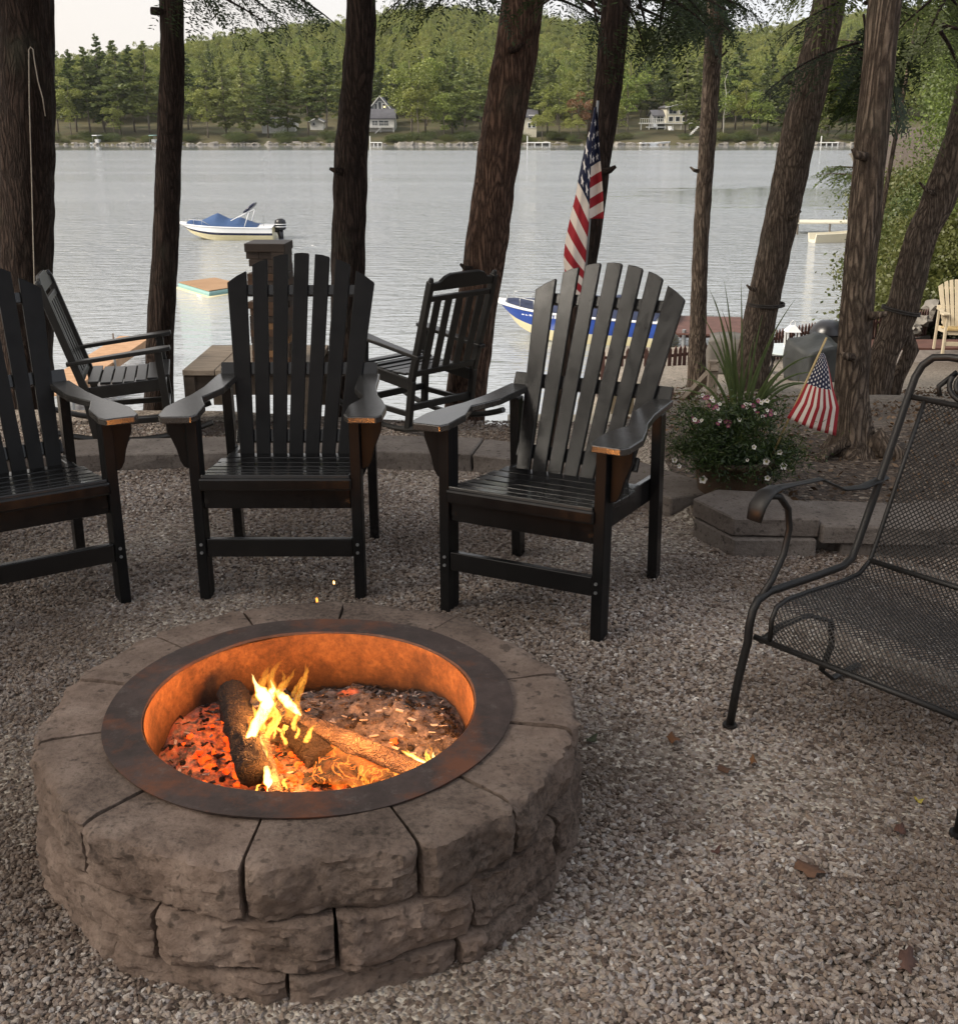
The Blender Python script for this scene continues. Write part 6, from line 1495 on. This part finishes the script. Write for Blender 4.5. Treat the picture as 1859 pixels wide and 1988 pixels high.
# hemlock boughs: drooping twigs with flat sprays
def bough_geo(rg, p0, dirv, L_, V, TW, leaf=.030, dens=1.0):
    d = np.array(dirv, float); d /= np.linalg.norm(d); p = np.array(p0, float); n = int(L_ / .05); pts = []
    for i in range(n):
        pts.append(p.copy()); d[2] -= .018 + .02 * i / n; d[:2] += rg.normal(size=2) * .03; d /= np.linalg.norm(d); p = p + d * .05
    TW.append([tuple(q) for q in pts])
    for i, q in enumerate(pts):
        if i < 3: continue
        dd = (pts[i] - pts[i-1]) / .05; side = np.cross(dd, [0, 0, 1]); side /= np.linalg.norm(side) + 1e-9
        for s in (-1, 1):
            if rg.random() > .92 * dens: continue
            l = (.10 + .24 * math.sin(math.pi * min(1, (i + 2) / n)) ) * rg.uniform(.5, 1.2); td = dd * .75 + side * s * .8 + np.array([0, 0, -.15 - .5 * rg.random()]); td /= np.linalg.norm(td)
            m = int(l / .016); t = (np.arange(m) + rg.random(m)) * .016
            base = q + td * t[:, None] + np.array([0, 0, -1]) * (t ** 2)[:, None] * 1.4
            nrm = np.cross(td, side); nrm /= np.linalg.norm(nrm) + 1e-9; lat = np.cross(td, nrm)
            for s2 in (-1, 1):
                ld = td * .55 + lat * s2 + rg.normal(size=(m, 3)) * .22; ld /= np.linalg.norm(ld, axis=1, keepdims=True)
                ll = leaf * rg.uniform(.6, 1.3, (m, 1)); w = np.cross(ld, nrm); w /= np.linalg.norm(w, axis=1, keepdims=True); w *= ll * .17
                V.append(np.stack([base, base + ld * ll * .5 + w, base + ld * ll, base + ld * ll * .5 - w], 1).reshape(-1, 3))
def boughs(root, starts, seed, mat='hemlock', leaf=.030, twigmat='bark'):
    """starts: (world start, direction, length)"""
    rg = np.random.default_rng(seed); V, TW = [], []
    for p0, d, L_ in starts: bough_geo(rg, Vector(p0) - root.location, d, L_, V, TW, leaf)
    V = np.concatenate(V); o = np_mesh('foliage', V, np.arange(len(V)), M[mat], root)
    mb = MB()
    for t in TW:
        if len(t) > 3: mb.tube(t, list(np.linspace(.012, .002, len(t))), 5)
    mb.build('twigs', M[twigmat], root, smooth=True, kind='stuff')
rg = np.random.default_rng(9)
def hang(u0, u1, v0, v1, y0, y1, n, L0, L1, dx=0.0, spread=.6):
    o = []
    for i in range(n):
        y = rg.uniform(y0, y1); p = S(rg.uniform(u0, u1), rg.uniform(v0, v1), y); o.append((p, (dx + rg.normal() * spread, rg.normal() * .5, -.25 + rg.normal() * .15), rg.uniform(L0, L1)))
    return o
boughs(T[1][0], hang(340, 420, -110, -40, 6.6, 7.4, 9, .45, .75, .7, .3) + hang(430, 530, -75, -40, 6.6, 7.4, 5, .35, .6, .6, .3) + [(S(330, 30, 7.6), (-1, -.2, -.25), .14)], 1)
boughs(T[3][0], hang(870, 940, -110, -45, 6.6, 7.5, 10, .4, .62, -.3, .4) + hang(1030, 1130, -90, -10, 6.8, 7.8, 11, .35, .65, .8, .3) + hang(850, 910, -80, -50, 6.4, 7, 4, .3, .4), 2)
boughs(T[4][0], hang(1090, 1200, -80, 15, 6.0, 7.0, 11, .3, .55, .3, .6) + hang(1200, 1330, -70, 25, 6.2, 7.4, 14, .3, .6, .7, .4), 3)
boughs(T[5][0], hang(1300, 1400, -110, 20, 11.2, 12.6, 14, .5, .95, .2, .8) + [(S(1390, -10, 11.8), (1, -.1, -.35), .55), (S(1395, 40, 11.8), (.8, -.2, -.6), .3), (S(1385, 40, 11.8), (-.9, -.2, -.3), .9)], 4, leaf=.05)
boughs(T[8][0], hang(1650, 1880, -90, 120, 8.6, 10.5, 20, .5, 1.1, .2, .8), 14, leaf=.045)
boughs(T[7][0], hang(1590, 1700, -120, 30, 6.2, 8.0, 8, .4, .7, .3, .8) + hang(1760, 1880, -100, 60, 6.2, 8.0, 9, .4, .8, .2, .8), 15, 'hemlock_g', leaf=.035)
# out-of-frame crowns that roof the yard over
def canopy_mesh(seed, mat='hemlock'):
    rg = np.random.default_rng(seed); P_ = []
    for b in range(30):
        z = rg.uniform(0, 7); L_ = 3.0 * (1 - z / 9) * rg.uniform(.6, 1.1); a = rg.uniform(0, 6.28); m = int(120 * L_ / 2); t = rg.random(m) ** .7
        w = rg.normal(size=m) * .3 * L_ * .5; P_.append(np.stack([np.cos(a)*t*L_ - np.sin(a)*w, np.sin(a)*t*L_ + np.cos(a)*w, z - .35 * t * t * L_ + rg.normal(size=m) * .08], 1))
    P_ = np.concatenate(P_); V, Q = leaf_quads(rg, P_, .24, .5); return mesh_only(lambda: np_mesh('crown', V, Q, M[mat]))
CAN = [canopy_mesh(s) for s in (1, 2, 3)]
for i, (root, at_, base, tot_) in enumerate(T):
    z0 = {0: 4.2, 1: 4.4, 2: 4.6, 3: 4.8, 4: 5.2, 5: 6.2, 6: 6.4, 7: 6.4, 8: 6.6}[i]; s_ = 0
    while at_(s_).z + base.z < z0 and s_ < tot_ - 1: s_ += .1
    c_ = bpy.data.objects.new('crown', CAN[i % 3]); COL.objects.link(c_); c_.parent = root; c_.location = at_(s_); c_.rotation_euler.z = i * 1.3
def tree_solid(label, x, y, z, H, kindmesh, scale, z0, rad=.16, mat='bark', name='hemlock_tree', group=None, rot=0.0):
    t = thing(name, label, 'tree', (x, y, z), rot, group); b = MB(); rr = random.Random(int(x * 10)); pts = [(rr.uniform(-.05, .05) * k, rr.uniform(-.05, .05) * k, H * k / 6) for k in range(7)]
    b.tube(pts, [rad * (1 - .85 * k / 6) for k in range(7)], 14); b.build('trunk', M[mat], t, smooth=True)
    c_ = bpy.data.objects.new('crown', kindmesh); COL.objects.link(c_); c_.parent = t; c_.location = (0, 0, z0); c_.scale = scale if hasattr(scale, '__len__') else (scale,) * 3; return t
for x, y in [(-5.0, 3.8), (-5.4, 8.0), (-4.6, .2), (-8.5, 1.5), (-.5, -4.5), (3.0, -4.0), (6.0, -2.0)]:  # trees added out of view to block sun and darken slat reflections
    tree_solid('yard hemlock standing just outside the photo, its crown shading the patio', x, y, 0, 10, CAN[int(abs(x) * 3) % 3], 1.15, 3.4 if y > -1 else 1.2, group='unseen hemlocks added for shade')
# green trees on the right bank
def leafy_mesh(seed, mat, n=80000, R_=3.2, H=9, leaf=.075, droop=.5, cl=230, cs=.075):
    rg = np.random.default_rng(seed); c = rg.normal(size=(cl, 3)); c /= np.linalg.norm(c, axis=1, keepdims=True); c *= rg.uniform(.35, 1, (cl, 1)) ** .6
    c = c * np.array([R_, R_, H / 2]); k = rg.integers(0, cl, n); P_ = c[k] + rg.normal(size=(n, 3)) * np.array([R_ * cs * 1.7, R_ * cs * 1.7, H * cs * .32]); V, Q = leaf_quads(rg, P_, leaf, .55, None, droop)
    return mesh_only(lambda: np_mesh('crown', V, Q, M[mat]))
LM = [leafy_mesh(1, 'hemlock_g'), leafy_mesh(2, 'maple_g', leaf=.095), leafy_mesh(3, 'hemlock_g')]
for (x, y, s, zc, k, lab) in [(10.6, 19.5, .95, 5.6, 0, 'green hemlock hanging over the beach behind the right trunks'), (14.6, 28, 1.15, 4.4, 1, 'bright green maple on the right bank behind the hemlock'), (9.6, 14.2, .9, 6.0, 0, 'nearer green hemlock at the right edge above the slanted trunk'),
                              (17.2, 35, 1.3, 4, 2, 'green hemlock on the right bank beyond the maple'), (22.0, 45, 1.4, 4.6, 1, 'bright green leafy tree leaning over the right shore'), (15.8, 23, 1.2, 4.6, 2, 'dark green hemlock at the far right of the bank'), (28, 60, 1.7, 5.5, 0, 'green tree on the right shore behind the wooden dock'),
                              (38, 82, 2.0, 6.5, 1, 'large leafy tree farther along the right shore'), (50, 112, 2.3, 7, 2, 'dark tree along the right shore towards the far end'), (66, 150, 2.8, 8, 0, 'tree on the right shore two thirds of the way to the far side'), (86, 195, 3.2, 9, 2, 'farthest big tree of the right shore')]:
    z0 = (ground_z(x, y) if y < 25 else float(RB(x, y))); tree_solid(lab, x, y, z0, zc + 3.2 * s, LM[k], (s, s, s), zc, .14 * s, 'bark_grey', 'hemlock_tree' if k != 1 else 'maple_tree', rot=x)
# low branches reaching out over the water at the right
bt = thing('young_hemlock', 'slender young hemlock whose branches reach over the water right of the sloping trunk', 'tree', (4.72, 14.0, ground_z(4.72, 14.0)))
b = MB(); b.tube([(0, 0, 0), (.10, 0, 2.0), (.28, 0, 4.5), (.4, 0, 6)], [.035, .028, .02, .01], 8); b.build('trunk', M['bark_grey'], bt, smooth=True)
st_ = []
rh = np.random.default_rng(41)
for i in range(24):
    low_ = i % 4 == 0; v = rh.uniform(318, 350) if low_ else rh.uniform(80, 240); p = S(rh.uniform(1650, 1715), v, rh.uniform(13.4, 14.6)); st_.append((p, (-1 + rh.normal() * .3, rh.normal() * .4, .15 + rh.normal() * .1), rh.uniform(.35, .6) if low_ else rh.uniform(.4, 1.0)))
boughs(bt, st_, 6, 'hemlock_g', leaf=.06, twigmat='bark_grey')
# undergrowth on the right bank and litter under the trees
for i in range(46):
    y = rt.uniform(27, 62); o_ = rt.uniform(.2, 4.5); x = shore_x(max(y, 24.5)) + o_ + (0 if y > 24.5 else 1.2)
    z0 = ground_z(x, y) if y < 25 else float(RB(x, y)); o = bpy.data.objects.new('bank_shrub', SHR[i % 3]); COL.objects.link(o); s_ = rt.uniform(.6, 1.6) * (1 + y / 80); o.location = (x, y, z0); o.scale = (s_, s_, s_); o.rotation_euler.z = rt.uniform(0, 6)
    tag(o, 'green shrub growing on the right-hand bank', 'shrub', 'shrubs on the right-hand bank')
rl = np.random.default_rng(3); Pn = []
for i in range(9000):
    x = rl.uniform(.8, 6.5); y = rl.uniform(4.4, 12); 
    if y < wall_y(x) + .3: continue
    Pn.append((x, y, ground_z(x, y) + .012))
Pn = np.array(Pn); nL = rl.normal(size=Pn.shape) * np.array([1, 1, .25]); V, Q = leaf_quads(rl, Pn, .035, .5, nL * 4, 0)
np_mesh('leaf_litter', V, Q, foliage('dry_litter', (.035, .02, .012), (.17, .105, .06), trans=.1, nsc=6), kind='stuff')
for i, (u, v, r) in enumerate([(1775, 640, .25), (1792, 622, .3), (1765, 655, .2), (1812, 600, .4), (1745, 660, .2)]):
    y = 23 + i * .7; p = S(u, v, y); vs, fs = lump((0, 0, 0), r * .6, i + 60); mb = MB(); mb.add(vs, fs); tag(mb.build('shore_boulder', M['driftstone'], loc=p), 'grey boulder at the foot of the right bank by the cream chair', 'boulder', 'boulders at the foot of the right bank')

# ------------------------------------------------------------------ the big flag hanging by the leaning trunk
by = 6.25
bf = thing('large_flag', 'large American flag hanging furled beside the leaning trunk above the right black chair', 'flag', S(1142, 560, by))
b = MB(); b.tube([S(1160, 195, by + .06) - bf.location, S(1141, 470, by + .05) - bf.location, S(1126, 640, by + .05) - bf.location], .007, 8); b.build('flag_pole', M['metal'], bf, smooth=True)
def q7(x, y, yy): return S((1580 + x / 3.31) / 1.489, (300 + y / 3.31) / 1.489, yy) - bf.location
ys_ = [30, 120, 250, 400, 550, 700, 800, 900, 1000, 1100, 1200, 1300, 1400, 1500, 1600, 1700, 1800, 1900]
xl = [455, 440, 412, 370, 335, 305, 290, 270, 245, 220, 200, 180, 168, 160, 172, 200, 235, 265]; xc = [462, 455, 445, 432, 422, 414, 408, 408, 405, 403, 395, 385, 378, 372, 360, 350, 330, 300]; xr = [480, 488, 495, 502, 512, 525, 532, 540, 542, 545]
rows, uvs = [], []
for y, l, c_ in zip(ys_, xl, xc):
    m1 = l * .6 + c_ * .4; rows.append([q7(l, y, by + .03), q7(m1, y, by - .02), q7(c_, y, by - .015)])
    uvs.append([(max(.02, (x - 150) / 420), .4615 - ((y - 1.45 * (x - l) - 745) / 118) / 13) for x in (l, m1, c_)])
rows = [[r[0], r[1], r[2]] for r in rows]
fm = flag_mat('large_flag_cloth', 5.0, .4615, 13, (10.0, 11.5))
grid_flag(rows, uvs, 'flag_cloth', fm, bf, seed=2, ripple=.012)
rows, uvs = [], []
for y, c_, r in zip(ys_[:10], xc, xr):
    rows.append([q7(c_ + 2, y, by - .012), q7((c_ + r) / 2, y + 0, by + .035), q7(r, y - (0 if y < 1100 else 0), by + .01)])
    uvs.append([(x / 420, .4615 - ((y - .55 * (r - x) - 545) / 96) / 13) for x in (c_, (c_ + r) / 2, r)])
grid_flag(rows, uvs, 'flag_cloth', fm, bf, seed=5, ripple=.008)

# ------------------------------------------------------------------ light evening haze over the lake
hb = MB(); hb.box((-430, -45, -6.5), (470, 900, 95)); hm = bpy.data.materials.new('thin_haze'); hm.use_nodes = True; hn = hm.node_tree; hn.nodes.clear()
ho = hn.nodes.new('ShaderNodeOutputMaterial'); pv = hn.nodes.new('ShaderNodeVolumePrincipled'); pv.inputs['Density'].default_value = .00007; pv.inputs['Color'].default_value = (.9, .93, .95, 1); pv.inputs['Anisotropy'].default_value = .2
hn.links.new(pv.outputs[0], ho.inputs['Volume']); hb.build('haze', hm, kind='stuff')
